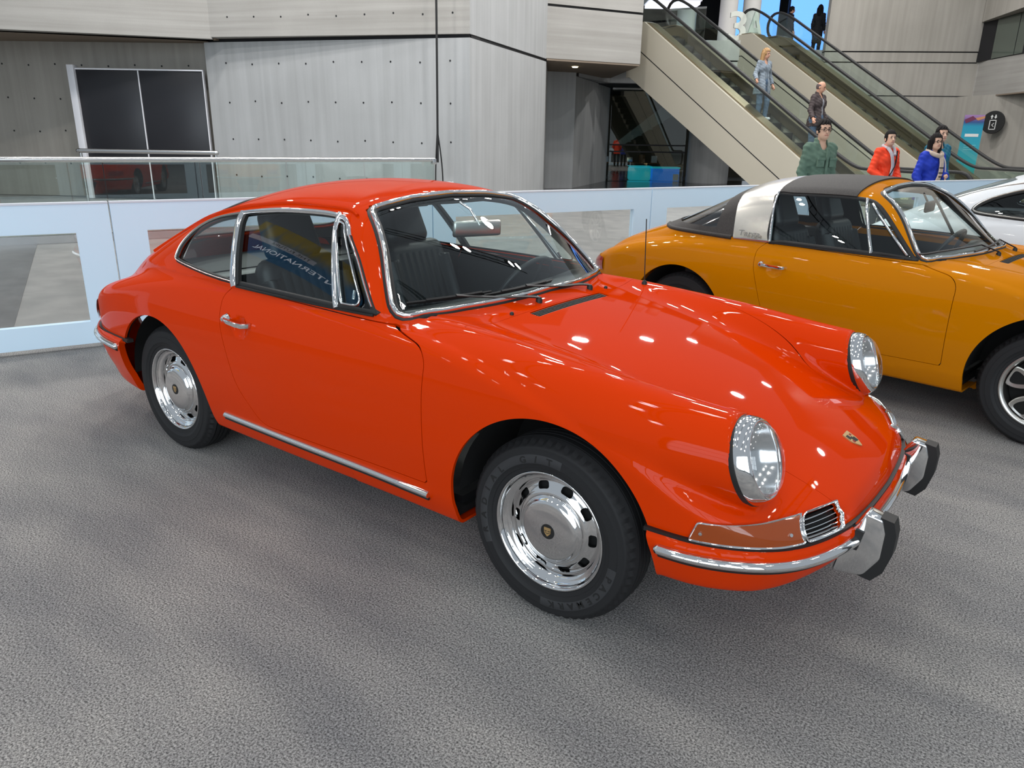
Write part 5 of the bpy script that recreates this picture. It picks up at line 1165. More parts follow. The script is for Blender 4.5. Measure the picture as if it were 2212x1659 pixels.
# ------------------------------------------------------------------ the dim shop behind the glass under the beam
face_wall('wall_shop_back', (3.0, 34), (10, 34), 0, 3.3, M_shopwall := mat('shop_back_wall', (.10, .088, .065), .8), .2)
face_wall('window_1', (3.50, 29.2), (6.32, 29.2), 0.02, 3.3, M_shopglass := glass_mat('shop_glass', (.80, .82, .76), .10), .02)
for z in (1.30, 1.06): slab('trim_1' if z > 1.2 else 'trim_2', [(3.5, 29.15), (6.32, 29.15), (6.32, 29.3), (3.5, 29.3)], z, z+.05, M_dark)
slab('trim_3', [(3.50, 29.10), (6.32, 29.10), (6.32, 29.3), (3.50, 29.3)], 3.24, 3.34, M_steel)
def simple(name, label, cat, R, D, z, rz=0, group=None): return thing(name, label, cat, tuple(W(R, D, z)), BROT+rz, group)
M_cyan = mat('cyan_plastic', (.03, .42, .55), .3, emit=(.02, .55, .75), estr=.35); M_blue = mat('blue_plastic', (.02, .13, .60), .3, emit=(.02, .22, .9), estr=.35); M_wood = mat('brown_wood', (.20, .105, .045), .6)
c1 = simple('counter', 'glowing cyan rounded counter in the dim shop', 'counter', 4.86, 30.4, 0); part('counter_body', box((-.42, -.3, 0), (.42, .3, .52), .08), M_cyan, c1); part('counter_top', box((-.43, -.32, .52), (.43, .32, .55), .01), M_cyan, c1)
c2 = simple('counter', 'blue lit counter beside the cyan one in the dim shop', 'counter', 5.86, 30.4, 0); part('counter_body', box((-.52, -.3, 0), (.52, .3, .46), .02), M_blue, c2); part('counter_top', box((-.54, -.32, .46), (.54, .32, .52), .01), M_cyan, c2); part('counter_label', box((.28, -.31, .02), (.5, -.30, .26)), M_frame_w, c2)
s1 = simple('shop_table', 'long wooden table with boxed goods at the back of the shop', 'table', 4.3, 33.2, 0)
part('table_top', box((-1.3, -.25, .55), (2.0, .25, .59)), M_wood, s1)
for x in (-1.25, 1.90):
    for y in (-.2, .2): part('leg', box((x, y-.03, 0), (x+.06, y+.03, .55)), M_wood, s1)
rnd = random.Random(7)
for i, lb in enumerate(('brown box at the left end of the shop table', 'white box second from the left on the shop table', 'dark box third from the left on the shop table', 'silver box third from the right on the shop table', 'brown box second from the right on the shop table', 'white box at the right end of the shop table')):
    o = part('goods_box', box((-.12, -.1, 0), (.12, .1, .20+.22*rnd.random()), .006), [M_wood, M_frame_w, M_display, M_steel][i % 4], None)
    o.location = W(4.3-1.0+i*.52, 33.2, .591); o.rotation_euler = (0, 0, BROT); tag(o, lb, 'box', 'goods on the shop table')
st = simple('stair_flight', 'pale slanting stair side seen dimly through the shop glass', 'stairs', 5.6, 32.2, 0); V, F = prism([(-1.6, 1.3), (-1.2, 1.3), (.9, 2.55), (.9, 2.95), (.5, 2.95)], -.1, .1, 'xz'); part('stair_side', (V, F), M_conc, st, smooth=False)
for i in range(5): part('stair_tread', box((-1.3+i*.42, .1, 1.42+i*.25), (-.85+i*.42, .9, 1.47+i*.25)), M_conc, st, smooth=False)
pl = simple('potted_plant', 'dark leafy plant low in the shop window', 'plant', 3.95, 30.4, 0); part('pot', lathe([(.0001, 0), (.12, 0), (.15, .22), (.13, .22)], 20, 'z'), M_dark, pl, 50)
lv = []
for i in range(46):
    a, el, L3 = rnd.uniform(0, 2*PI), rnd.uniform(-.1, .9), rnd.uniform(.18, .40); d = A(math.cos(a)*math.cos(el), math.sin(a)*math.cos(el), math.sin(el)); s_ = unit(np.cross(d, A(0, 0, 1.)))*.035
    b = A(0, 0, .22); lv.append((np.array([b, b+d*L3*.5+s_, b+d*L3-A(0, 0, .06), b+d*L3*.5-s_]), [(0, 1, 2, 3)]))
o = part('leaves', join(*lv), mat('dark_leaf', (.012, .03, .014), .5), pl, smooth=False); o['kind'] = 'stuff'
V, F = lathe([(.78, 0), (.78, 3.3)], 40, 'z'); o = part('column', (V, F), M_conc, None, 50); o.location = W(7.25, 29.3, 0); tag(o, 'thick concrete column standing under the nearer escalator', 'column')
dl = part('downlight', lathe([(.0001, -.03), (.07, -.028), (.09, 0)], 20, 'z'), M_lampwarm, None, 50); dl.location = W(1.62, 22.6, ZG-.001); tag(dl, 'small round lamp in the soffit of the overhanging concrete block', 'lamp')
# ------------------------------------------------------------------ lift sign and banner on the right
ls = simple('lift_sign', 'round black lift sign with white arrows on the right wall', 'sign', 15.08, 25.0, 2.21, -.95)
part('sign_disc', lathe([(.0001, -.03), (.335, -.03), (.345, -.02), (.345, .0), (.0001, 0)], 48), mat('sign_black', (.02, .02, .02), .4), ls, 40)
M_signw = mat('sign_white', (.75, .75, .73), .5)
def flat(poly, m, nm): V, F = prism(poly, -.034, -.030); return part(nm, (V, F), m, ls, smooth=False)
for x, s_ in ((-.055, 1), (.055, -1)):
    ar = [(-.045, .0), (0, .06), (.045, .0), (.017, .0), (.017, -.06), (-.017, -.06), (-.017, 0)]; flat([(x+p[0], .165+s_*p[1]) for p in ar][::s_], M_signw, 'arrow')
for a_, b_ in (((-.10, -.22), (-.078, .07)), ((.078, -.22), (.10, .07)), ((-.10, -.22), (.10, -.198)), ((-.10, .048), (.10, .07))): flat([(a_[0], a_[1]), (b_[0], a_[1]), (b_[0], b_[1]), (a_[0], b_[1])], M_signw, 'door_outline')
flat([(.03, -.135), (.05, -.135), (-.005, -.08), (.05, -.02), (.03, -.02), (-.03, -.08)], M_signw, 'chevron')
bn = simple('roll_up_banner', 'tall narrow turquoise roll-up banner beside the lift sign', 'banner', 13.02, 22.5, 0, -.25)
def banner_nodes(nt, b):
    N, L = nt.nodes, nt.links; tc = N.new('ShaderNodeTexCoord'); sp = N.new('ShaderNodeSeparateXYZ'); L.new(tc.outputs['Object'], sp.inputs[0])
    cr = N.new('ShaderNodeValToRGB'); m_ = N.new('ShaderNodeMath'); m_.operation = 'DIVIDE'; m_.inputs[1].default_value = 2.3; L.new(sp.outputs[2], m_.inputs[0])
    e = cr.color_ramp.elements; e[0].position = 0; e[0].color = (.02, .38, .26, 1); e[1].position = 1; e[1].color = (.35, .20, .42, 1)
    for p_, c_ in ((.30, (.02, .40, .34)), (.45, (.05, .45, .52)), (.88, (.02, .30, .46)), (.93, (.04, .08, .25))): q = e.new(p_); q.color = (*c_, 1)
    L.new(m_.outputs[0], cr.inputs[0]); L.new(cr.outputs[0], b.inputs['Base Color'])
part('banner_sheet', box((-.26, -.004, .06), (.26, .004, 2.33)), mat('turquoise_print', (.05, .4, .5), .45, nodes=banner_nodes), bn, smooth=False)
part('banner_title', box((-.17, -.008, 1.74), (.18, -.005, 1.82)), M_signw, bn, smooth=False)
for z in (1.50, 1.44, 1.38): part('banner_line', box((-.15, -.008, z), (.16, -.005, z+.018)), mat('pale_print', (.2, .6, .68), .5), bn, smooth=False)
for (a_, m_) in ((((-.25, 2.20), (-.05, 2.30), (.05, 2.22), (-.2, 2.10)), mat('maroon_print', (.16, .03, .08), .5)), (((0, 2.24), (.26, 2.30), (.26, 2.24), (.1, 2.18)), mat('orange_print', (.55, .25, .12), .5))): V, F = prism(a_, -.008, -.005); part('banner_art', (V, F), m_, bn, smooth=False)
part('banner_base', box((-.28, -.12, 0), (.28, .12, .07), .01), M_steel, bn)
po = simple('barrier_post', 'small yellow and white post end beside the moving handrail', 'post', 9.75, 14.9, 0, 0); part('post_tube', tube(A((0, 0, 0), (0, 0, .80)), .05, 12), mat('yellow_post', (.60, .48, .12), .5), po, 50); part('post_cap', tube(A((0, 0, .80), (0, 0, .96)), .055, 12), M_frame_w, po, 50)
pb = simple('poster_board', 'dark blue poster board cropped at the far left edge', 'poster', -11.75, 14.9, 0, .3)
part('board', box((-.8, -.02, .0), (.52, .02, 1.45), .006), mat('navy_poster', (.025, .027, .05), .45), pb); part('board_edge', box((.52, -.03, 0), (.60, .03, 1.48), .006), M_rubber, pb)
for z, x in ((.78, .36), (.30, .38)): V, F = box((x-.05, -.024, z), (x+.09, -.021, z+.09)); part('poster_print', (V, F), M_gold, pb)
# ------------------------------------------------------------------ people (each body one continuous surface; clothes and hair are its children)
def cone(P, a, b, ra, rb):
    a, b = A(*a), A(*b); d = b-a; t = np.clip(((P-a)@d)/max(d@d, 1e-9), 0, 1)
    return np.linalg.norm(P-(a+t[:, None]*d), axis=1)-(ra+(rb-ra)*t)
def ell(P, c, r):
    q = (P-A(*c))/A(*r); k = np.linalg.norm(q, axis=1); return (k-1)*min(r)*np.where(k < 1, 1, 1)
def sun(fs, k):
    f = fs[0]
    for g in fs[1:]: f = smin(f, g, k)
    return f
M_skin = mat('skin', (.56, .30, .20), .5); M_skin2 = mat('skin_pale', (.62, .38, .27), .5); M_eye = mat('eye_dark', (.02, .012, .01), .3); M_lip = mat('lips', (.40, .12, .10), .5)
def person(label, R, D, z, turn, H, pose, wear, h=.011, group=None):
    s = H/1.75; t = thing('person', label, 'person', tuple(W(R, D, z)), BROT+turn, group)
    g = lambda *p: tuple(q*s for q in p)
    J = dict(hipL=(.09, 0, .93), hipR=(-.09, 0, .93), kneeL=(.10, -.02, .50), kneeR=(-.10, -.02, .50), ankL=(.10, .02, .085), ankR=(-.10, .02, .085),
             shL=(.155, .01, 1.425), shR=(-.155, .01, 1.425), elL=(.205, .03, 1.14), elR=(-.205, .03, 1.14), wrL=(.215, -.06, .91), wrR=(-.215, -.06, .91), head=(0, -.015, 1.635), look=(0, -1, 0))
    J.update(pose); K = {k: (g(*v) if k != 'look' else v) for k, v in J.items()}
    wd = wear.get('build', 1.0); lk = unit(A(*K['look'])); hc = A(*K['head']); up = A(0, 0, 1.); rt = unit(np.cross(lk, up)); up2 = np.cross(rt, lk)
    HM = np.stack([rt, -lk, up2], 1)     # head axes: x right of the face, y back, z up
    def hl(P): return (P-hc)@HM/s
    def hands(P):
        fs = []
        for sd in ('L', 'R'):
            w_ = A(*K['wr'+sd]); d = unit(w_-A(*K['el'+sd])); sx = 1 if sd == 'L' else -1
            side = unit(np.cross(d, A(sx, 0, 0)) if abs(d[0]) < .9 else np.cross(d, A(0, 0, 1.))); pn = np.cross(side, d)
            fs.append(cone(P, w_+d*.01*s, w_+d*.085*s, .026*s, .030*s))
            for i, (o_, L_) in enumerate(((-.028, .062), (-.010, .074), (.009, .070), (.027, .056))):
                b = w_+d*.085*s+side*o_*s; k1 = b+d*L_*.5*s; e = k1+(d*.75-pn*.0+unit(d*.4+A(-sx, -.3, 0)*.6)*.35)*L_*.5*s
                fs += [cone(P, b, k1, .0105*s, .0100*s), cone(P, k1, e, .0100*s, .0085*s)]
            th0 = w_+d*.035*s-side*.030*s*1; fs.append(cone(P, th0, th0+(d*.05-side*.028)*s, .0125*s, .010*s))
        return fs
    def body(P):
        q = hl(P); Pm = P
        torso = sun([cone(P, g(0, 0, .97), g(0, .0, 1.12), .118*s*wd, .112*s*wd), cone(P, g(-.06, 0, 1.30), g(.06, 0, 1.30), .108*s*wd, .108*s*wd), cone(P, K['shL'], K['shR'], .050*s, .050*s)], .10*s)
        legs = [cone(P, K['hip'+d], K['knee'+d], .088*s*wd, .056*s) for d in 'LR']+[cone(P, K['knee'+d], K['ank'+d], .056*s, .038*s) for d in 'LR']
        for d in 'LR':
            a = A(*K['ank'+d]); legs.append(cone(P, a+A(0, .03, -.045)*s, a+A(0, -.15, -.052)*s, .034*s, .028*s))
        f = sun([torso]+legs, .05*s)
        arms = [smin(cone(P, K['sh'+d], K['el'+d], .046*s*wd, .038*s), cone(P, K['el'+d], K['wr'+d], .040*s, .028*s), .02*s) for d in 'LR']
        f = sun([f]+arms, .045*s); f = sun([f]+hands(P), .010*s)
        neck = cone(P, g(0, .01, 1.44), hc+HM@A(0, .02, -.07)*s, .055*s, .050*s); f = smin(f, neck, .05*s)
        hd = ell(q, (0, 0, .02), (.074, .094, .105)); jaw = ell(q, (0, -.025, -.055), (.055, .062, .062)); hd = smin(hd, jaw, .04)
        nose = cone(q, (0, -.088, .012), (0, -.106, -.022), .010, .016); hd = smin(hd, nose, .015)
        for sx in (-1, 1):
            hd = smax(hd, -(np.linalg.norm(q-A(sx*.031, -.098, .012), axis=1)-.016), .014); hd = smin(hd, ell(q, (sx*.077, .008, -.008), (.011, .020, .031)), .008)
        hd = smin(hd, ell(q, (0, -.082, -.052), (.024, .012, .010)), .012)
        return smin(f, hd*s, .03*s)
    lo = A(-.55, -.55, -.02)*s; hi = A(.55, .45, 1.80)*s
    pts = np.array([K[k] for k in K if k != 'look']); lo = np.minimum(lo, pts.min(0)-.15*s)*A(1, 1, 1); lo[2] = min(-.02, pts[:, 2].min()-.12*s); hi = np.maximum(pts.max(0)+.18*s, A(.35, .25, 1.80)*s); lo = np.minimum(pts.min(0)-.22*s, A(-.35, -.3, 9)*s); lo[2] = pts[:, 2].min()-.12*s
    sm_obj('body', tri_fix(polygonise(body, lo, hi, h)), wear.get('skin', M_skin), t)
    # jacket: torso and sleeves, swollen and creased, ending at hem, cuffs and collar
    wr = np.random.RandomState(wear.get('seed', 1)).rand(6, 3)
    def crease(P):
        return .003*np.sin(P[:, 2]*46+6*np.sin(P[:, 0]*13+wr[0, 0]*6)+5*np.sin(P[:, 1]*15+wr[1, 0]*6))+.003*np.sin(P[:, 2]*90+P[:, 0]*60)
    hem = wear.get('hem', .78)*s; puff = wear.get('puff', .022)*s
    def jacket(P):
        z_ = np.clip((P[:, 2]-hem)/(1.2*s-hem), 0, 1); fl = wear.get('flare', .02)*(1-z_)*s
        torso = sun([cone(P, g(0, 0, .80), g(0, 0, 1.12), .138*s*wd, .124*s*wd), cone(P, g(-.065, 0, 1.30), g(.065, 0, 1.30), .118*s*wd, .118*s*wd), cone(P, K['shL'], K['shR'], .056*s, .056*s), cone(P, g(0, 0, hem/s-.1), g(0, 0, .9), .142*s*wd, .138*s*wd)], .09*s)-fl
        torso = smax(torso, hem-P[:, 2], .012*s)
        arms = []
        for d in 'LR':
            a, b, c_ = A(*K['sh'+d]), A(*K['el'+d]), A(*K['wr'+d]); c_ = c_-unit(c_-b)*.015*s
            arms.append(smax(smin(cone(P, a, b, .052*s*wd, .046*s), cone(P, b, c_, .046*s, .038*s), .02*s), (P-c_)@unit(c_-b), .008*s))
        f = sun([torso]+arms, .035*s)-puff*.6+crease(P)*s
        col = cone(P, g(0, .015, 1.46), g(0, .02, 1.53), .085*s, .080*s)
        f = smin(f, col, .03*s); f = smax(f, P[:, 2]-(1.535*s+.25*P[:, 1]), .01*s)
        # open neck
        f = smax(f, -(cone(P, g(0, -.03, 1.42), g(0, -.02, 1.65), .052*s, .066*s)), .012*s)
        if wear.get('open'): f = smax(f, -(np.maximum(np.abs(P[:, 0])-.035*s-.04*np.clip(1.4*s-P[:, 2], 0, .5), P[:, 1]+.06*s)), .012*s)
        return f*.85
    j = sm_obj('jacket', tri_fix(polygonise(jacket, lo, hi, h)), wear['jacket'], t)
    if wear.get('open'):
        sh = lambda P: smax(sun([cone(P, g(0, 0, .92), g(0, 0, 1.12), .122*s*wd, .114*s*wd), cone(P, g(-.06, 0, 1.30), g(.06, 0, 1.30), .114*s*wd, .114*s*wd)], .09*s)-.002*s, np.maximum(.86*s-P[:, 2], P[:, 2]-1.42*s), .01*s)*.9
        sm_obj('shirt', tri_fix(polygonise(sh, lo, hi, h*1.2)), wear['open'], t)
    def trousers(P):
        f = sun([cone(P, g(-.03, 0, .98), g(.03, 0, .98), .135*s*wd, .135*s*wd)]+[cone(P, K['hip'+d], K['knee'+d], .100*s*wd, .070*s) for d in 'LR']+[cone(P, K['knee'+d], A(*K['ank'+d])+A(0, 0, .02)*s, .070*s, .058*s) for d in 'LR'], .035*s)+.6*crease(P)*s
        return f*.9
    tr = polygonise(trousers, lo, hi, h*1.3); sm_obj('trousers', tri_fix(tr), wear['trousers'], t)
    for d in 'LR':
        a = A(*K['ank'+d]); so = lambda P: smax(smin(cone(P, a+A(0, .035, -.04)*s, a+A(0, -.16, -.05)*s, .046*s, .038*s), cone(P, a+A(0, .02, -.03)*s, a+A(0, .02, .03)*s, .046*s, .044*s), .02*s), (a[2]-.085*s)-P[:, 2], .006)*.9
        sm_obj('shoe', tri_fix(polygonise(so, a-A(.09, .26, .12)*s, a+A(.09, .12, .10)*s, .008)), wear.get('shoes', M_black), t)
    st = wear.get('hair', 'short')
    def hair(P):
        q = hl(P); cap = ell(q, (0, .010, .034), (.086, .108, .116))
        face = np.maximum(np.abs(q[:, 0])-.066, np.maximum(q[:, 1]+.035, q[:, 2]-(.072 if st != 'bald' else .03)))
        if st == 'short': f = smax(cap, -.02-q[:, 2]+.5*np.minimum(q[:, 1], 0)-.03*(q[:, 1] > .03)-.0, .02); f = smax(f, -face, .012); f = f+.003*np.sin(q[:, 0]*190+q[:, 2]*120)
        elif st == 'tied': f = smax(cap-.000, -face, .012); f = smax(f, -.06-q[:, 2], .02); f = smin(f, ell(q, (0, .115, .02), (.04, .045, .045)), .02)
        elif st == 'bald': f = smax(ell(q, (0, .012, .018), (.079, .099, .100)), np.maximum(q[:, 2]-.055, np.maximum(-.055-q[:, 2], -.01-q[:, 1])), .01)
        else:
            f = smax(cap-.006, -face, .012)
            drop = -.20 if st == 'long' else -.24; lk_ = cone(q, (-.075, .03, .02), (-.085, .02, drop), .040, .042); l2 = cone(q, (.075, .03, .02), (.085, .02, drop), .040, .042); l3 = cone(q, (0, .08, .0), (0, .09, drop), .055, .060)
            f = sun([f, lk_, l2, l3], .03); f = smax(f, -np.maximum(np.abs(q[:, 0])-.060, np.maximum(q[:, 1]+.035, q[:, 2]-.075)), .012); f = f+.003*np.sin(q[:, 0]*160+q[:, 1]*110)
        return f*s*.85
    Rr = .32*s; sm_obj('hair', tri_fix(polygonise(hair, hc-Rr, hc+A(.2, .25, .2)*s, .0085)), wear.get('hair_mat', M_hair), t)
    for sx in (-1, 1):
        p = hc+HM@A(sx*.031, -.0865, .012)*s; part('eye', xf(lathe([(.0001, .008), (.006, .006), (.0085, 0), (.006, -.006), (.0001, -.008)], 10, 'z'), np.eye(3)*s*1.1, p), M_eye, t, 60)
        b = A(*[hc+HM@A(sx*(.016+i*.011), -.099+.006*i, .034+.002*(1-abs(i-1)))*s for i in range(3)]); part('eyebrow', tube(b, .0036*s, 6), wear.get('hair_mat', M_hair) if st != 'bald' else M_eye, t, 60)
    mp = A(*[hc+HM@A(x, -.0925+.16*abs(x)**1.1*.35, -.054)*s for x in (-.022, -.011, 0, .011, .022)]); part('mouth', tube(mp, .0050*s, 8), M_lip, t, 60)
    if wear.get('glasses'):
        ps = []
        for sx in (-1, 1):
            th = np.linspace(0, 2*PI, 17)[:-1]; ring = np.stack([hc+HM@A(sx*.033+.025*math.cos(a), -.108, .010+.018*math.sin(a))*s for a in th]); ps.append(sweep(ring, -HM[:, 1]*-1, circ_prof(.0026*s, 6), True))
            ps.append(tube(A(hc+HM@A(sx*.058, -.106, .014)*s, hc+HM@A(sx*.079, .0, .012)*s), .0026*s, 6))
        ps.append(tube(A(hc+HM@A(-.010, -.110, .014)*s, hc+HM@A(.010, -.110, .014)*s), .0026*s, 6)); part('glasses', join(*ps), M_eye, t, 60)
    return t, K, s, g
M_hair = mat('black_hair', (.010, .008, .008), .8, spec=.2); M_blond = mat('blond_hair', (.38, .22, .09), .5); M_greyhair = mat('cropped_grey_hair', (.10, .07, .07), .7)
def cloth(name, c, sc=30, k=.6, rough=.85): return mat(name, c, rough, spec=.2, nodes=noise_color(tuple(q*(k+.25) for q in c), tuple(min(q*1.15, 1) for q in c), sc, .3, .7, 6, bump=.3))
M_jeans = cloth('blue_denim', (.10, .15, .22)); M_darktr = cloth('dark_trousers', (.03, .03, .035)); M_white_sh = mat('white_shoes', (.6, .6, .6), .6)
M_olive = cloth('sage_green_cotton', (.105, .165, .125), 16); M_red = cloth('bright_red_nylon', (.80, .062, .022), 12, .75, .6); M_bluej = cloth('royal_blue_nylon', (.02, .045, .40), 14, .6, .6); M_teal = cloth('teal_nylon', (.015, .13, .20), 14, .6, .6)
M_brown = cloth('dark_brown_leather', (.07, .055, .055), 18, .5, .6); M_grey_t = cloth('grey_tee', (.26, .26, .28), 40, .85); M_denim_c = cloth('grey_blue_cardigan', (.23, .27, .31), 12, .6); M_scarf = cloth('beige_check_scarf', (.48, .38, .31), 22, .6); M_lilac = cloth('pale_grey_scarf', (.45, .42, .44), 30, .7); M_coat = cloth('dark_coat', (.02, .02, .022), 20)
EU = A(-.472, .882); EN = A(.882, .472)   # up direction and right side of the nearer escalator
def on_esc(u, v): p = A(7.772, 16.875)+EU*u+EN*v; return p
# woman coming down the nearer escalator, right hand on the rail
zstep = lambda u: math.floor(u/.40+1.5-.0001)*.40*SL*0+max(math.floor((u+.4)/.40)-.5, 0)*.40*SL
p = on_esc(3.38, -.13); zz = zstep(3.38)
person('woman in a loose grey-blue cardigan and torn jeans walking down the nearer escalator', p[0], p[1], zz, .45, 1.68,
       dict(kneeL=(.10, -.12, .53), ankL=(.10, -.10, .14), kneeR=(-.10, -.07, .48), ankR=(-.09, -.03, .085), elR=(-.27, .0, 1.15), wrR=(-.36, -.16, 1.02), elL=(.24, .04, 1.15), wrL=(.26, -.08, .93), look=(.25, -1, -.10)),
       dict(jacket=M_denim_c, trousers=M_jeans, shoes=M_white_sh, hair='blond', hair_mat=M_blond, hem=.70, flare=.055, open=M_denim_c, skin=M_skin, seed=3), h=.015)
p = on_esc(1.62, -.10); zz = zstep(1.62)
person('bald man in a dark brown jacket over a grey shirt riding the nearer escalator', p[0], p[1], zz, .62, 1.78,
       dict(elR=(-.26, .0, 1.15), wrR=(-.34, -.14, .98), elL=(.25, .06, 1.16), wrL=(.22, -.10, .96), look=(.35, -1, -.28)),
       dict(jacket=M_brown, trousers=M_jeans, shoes=M_black, hair='bald', hair_mat=M_greyhair, hem=.82, open=M_grey_t, build=1.12, seed=5), h=.015)
t, K, s, g = person('young man in glasses and a sage green field jacket behind the yellow car', 3.88, 9.95, 0, .25, 1.76,
       dict(look=(-.22, -1, .05)),
       dict(jacket=M_olive, trousers=M_darktr, hair='short', hem=.80, puff=.028, glasses=1, build=1.05, skin=M_skin2, seed=8))
def on_front(K, s, x, z, off=.0): return A(x*s, -(.158+off)*s, z*s)
for x in (-.085, .085):
    for z in (1.255, 1.02):
        V, F = box((x-.048, -.172, z-.05), (x+.048, -.135, z+.05), .008); pk = part('chest_pocket' if z > 1.1 else 'waist_pocket', (V*s, F), M_olive, t, 40)
        V, F = box((x-.052, -.180, z+.030), (x+.052, -.150, z+.062), .006); part('pocket_flap', (V*s, F), M_olive, pk, 40)
V, F = box((-.016, -.176, .82), (.016, -.14, 1.43), .005); pk = part('button_placket', (V*s, F), M_olive, t, 40)
t, K, s, g = person('woman in a bright red jacket with her dark hair tied back', 5.95, 12.5, 0, .35, 1.69,
       dict(elL=(.25, .02, 1.14), wrL=(.15, -.17, .98), elR=(-.25, .02, 1.14), wrR=(-.15, -.17, .98), look=(-.35, -1, .08)),
       dict(jacket=M_red, trousers=M_darktr, hair='tied', hem=.76, puff=.034, skin=M_skin2, seed=11, build=1.04))
part('scarf', sweep(curve(A((-.075, -.06, 1.50), (-.045, -.135, 1.40), (-.015, -.165, 1.22), (-.03, -.170, 1.06))*s, 20), A(0, -1., 0), [(.030, 0), (.022, .014), (-.022, .014), (-.030, 0)]), M_lilac, t, 50)
part('scarf_loop', sweep(curve(A((-.07, -.05, 1.49), (-.06, .06, 1.53), (.06, .06, 1.53), (.075, -.05, 1.49), (.03, -.135, 1.38))*s, 24), A(0, 0, 1.), circ_prof(.024, 8)), M_lilac, t, 50)
part('bag_strap', sweep(curve(A((.10, -.10, 1.45), (.02, -.172, 1.22), (-.10, -.165, 1.0), (-.16, -.12, .86))*s, 24), A(0, -1., 0), [(.008, 0), (.008, .012), (-.008, .012), (-.008, 0)]), M_rubber, t, 50)
t, K, s, g = person('woman with long black hair and glasses in a royal blue jacket with a checked scarf', 6.42, 12.0, 0, .30, 1.64,
       dict(elL=(.25, -.02, 1.13), wrL=(.09, -.23, 1.12), elR=(-.24, .03, 1.12), wrR=(-.21, -.08, .90), look=(-.25, -1, .06)),
       dict(jacket=M_bluej, trousers=M_darktr, hair='long', hem=.74, puff=.036, glasses=1, skin=M_skin2, seed=14))
part('scarf_loop', sweep(curve(A((-.085, -.09, 1.46), (-.10, .02, 1.50), (0, .09, 1.53), (.10, .02, 1.50), (.085, -.09, 1.46), (0, -.135, 1.43))*s, 40, True), A(0, 0, 1.), circ_prof(.034, 10), True), M_scarf, t, 60)
sc = part('scarf_tail', sweep(curve(A((.03, -.14, 1.42), (.025, -.178, 1.30), (.015, -.190, 1.15), (-.03, -.195, 1.02))*s, 20), A(0, -1., 0), [(.038, 0), (.030, .016), (-.030, .016), (-.038, 0)]), M_scarf, t, 50)
for z in (1.10, 1.16, 1.24): V, F = box((-.022, -.213, z), (.050, -.196, z+.016)); part('scarf_check', (V*s, F), M_rubber, sc, 30)
part('bag_strap', sweep(curve(A((.10, -.09, 1.44), (.105, -.168, 1.32), (.095, -.215, 1.12))*s, 16), A(0, -1., 0), [(.009, 0), (.009, .01), (-.009, .01), (-.009, 0)]), M_lilac, t, 50)
person('man in a teal jacket standing close behind the woman in royal blue', 6.78, 12.55, 0, .30, 1.77, dict(look=(-.30, -1, .05)), dict(jacket=M_teal, trousers=M_darktr, hair='short', hem=.76, puff=.03, skin=M_skin2, seed=17, build=1.05))
person('dark figure standing against the lit screen left of the other one upstairs', 10.15, 30.6, ZU, PI*.5, 1.72, dict(), dict(jacket=M_coat, trousers=M_darktr, hair='short', hem=.55, seed=19, skin=M_skin), h=.018)
person('dark figure in a long coat nearest the wall edge upstairs', 11.10, 30.3, ZU, PI*.8, 1.74, dict(), dict(jacket=M_coat, trousers=M_darktr, hair='long', hem=.50, seed=23, skin=M_skin), h=.018)
# ------------------------------------------------------------------ lighting rigs under the roof: twin spotlights on black trusses
def truss(x, y0, y1, z, label):
    t = thing('lighting_truss', label, 'truss', (x, (y0+y1)/2, z))
    L2 = (y1-y0)/2
    for dx, dz in ((-.15, 0), (.15, 0), (0, .26)): part('truss_tube', tube(A((dx, -L2, dz), (dx, L2, dz)), .025, 8), M_rubber, t, 60)
    n = int((y1-y0)/.6)
    for i in range(n):
        a = -L2+i*.6; part('truss_brace', tube(A((-.15, a, 0), (0, a+.3, .26), (.15, a+.6, 0)), .012, 6), M_rubber, t, 60)
M_can = mat('lamp_housing_black', (.015, .015, .015), .5)
CANV = lathe([(.125, -.03), (.12, .12), (.08, .20), (.0001, .21)], 20, 'z')
can_me = None
def spot(x, y, z):
    global can_me
    t = thing('spotlight', 'round ceiling spotlight hung from a black truss above the cars', 'lamp', (x, y, z), 0, 'twin spotlights above the cars')
    if can_me is None: o = part('housing', CANV, M_can, t, 40); can_me = o.data
    else: o = bpy.data.objects.new('housing', can_me); COL.objects.link(o); o.parent = t
    ld = LAMP; lo = bpy.data.objects.new('lamp', ld); COL.objects.link(lo); lo.parent = t; lo.location = (0, 0, -.035)
LAMP = bpy.data.lights.new('spot_disc', 'AREA'); LAMP.shape = 'DISK'; LAMP.size = .20; LAMP.energy = 5.5; LAMP.color = (1, .96, .90); LAMP.spread = math.radians(170)
ZL = 7.4
for i, x in enumerate((-6.6, -3.9, -1.2, 1.5, 4.2)):
    truss(x, -7.2, 8.6, ZL+.30, ['black lighting truss farthest towards the concrete wall', 'second black lighting truss from the concrete wall', 'black lighting truss over the middle of the orange car', 'black lighting truss over the noses of the cars', 'black lighting truss farthest from the concrete wall'][i])
    for j, y in enumerate((-6.0, -3.2, -.4, 2.4, 5.2, 8.0)):
        for d in (-.19, .19): spot(x+.06*((i+j) % 3-1), y+d+.3*((i*2+j) % 3-1), ZL)

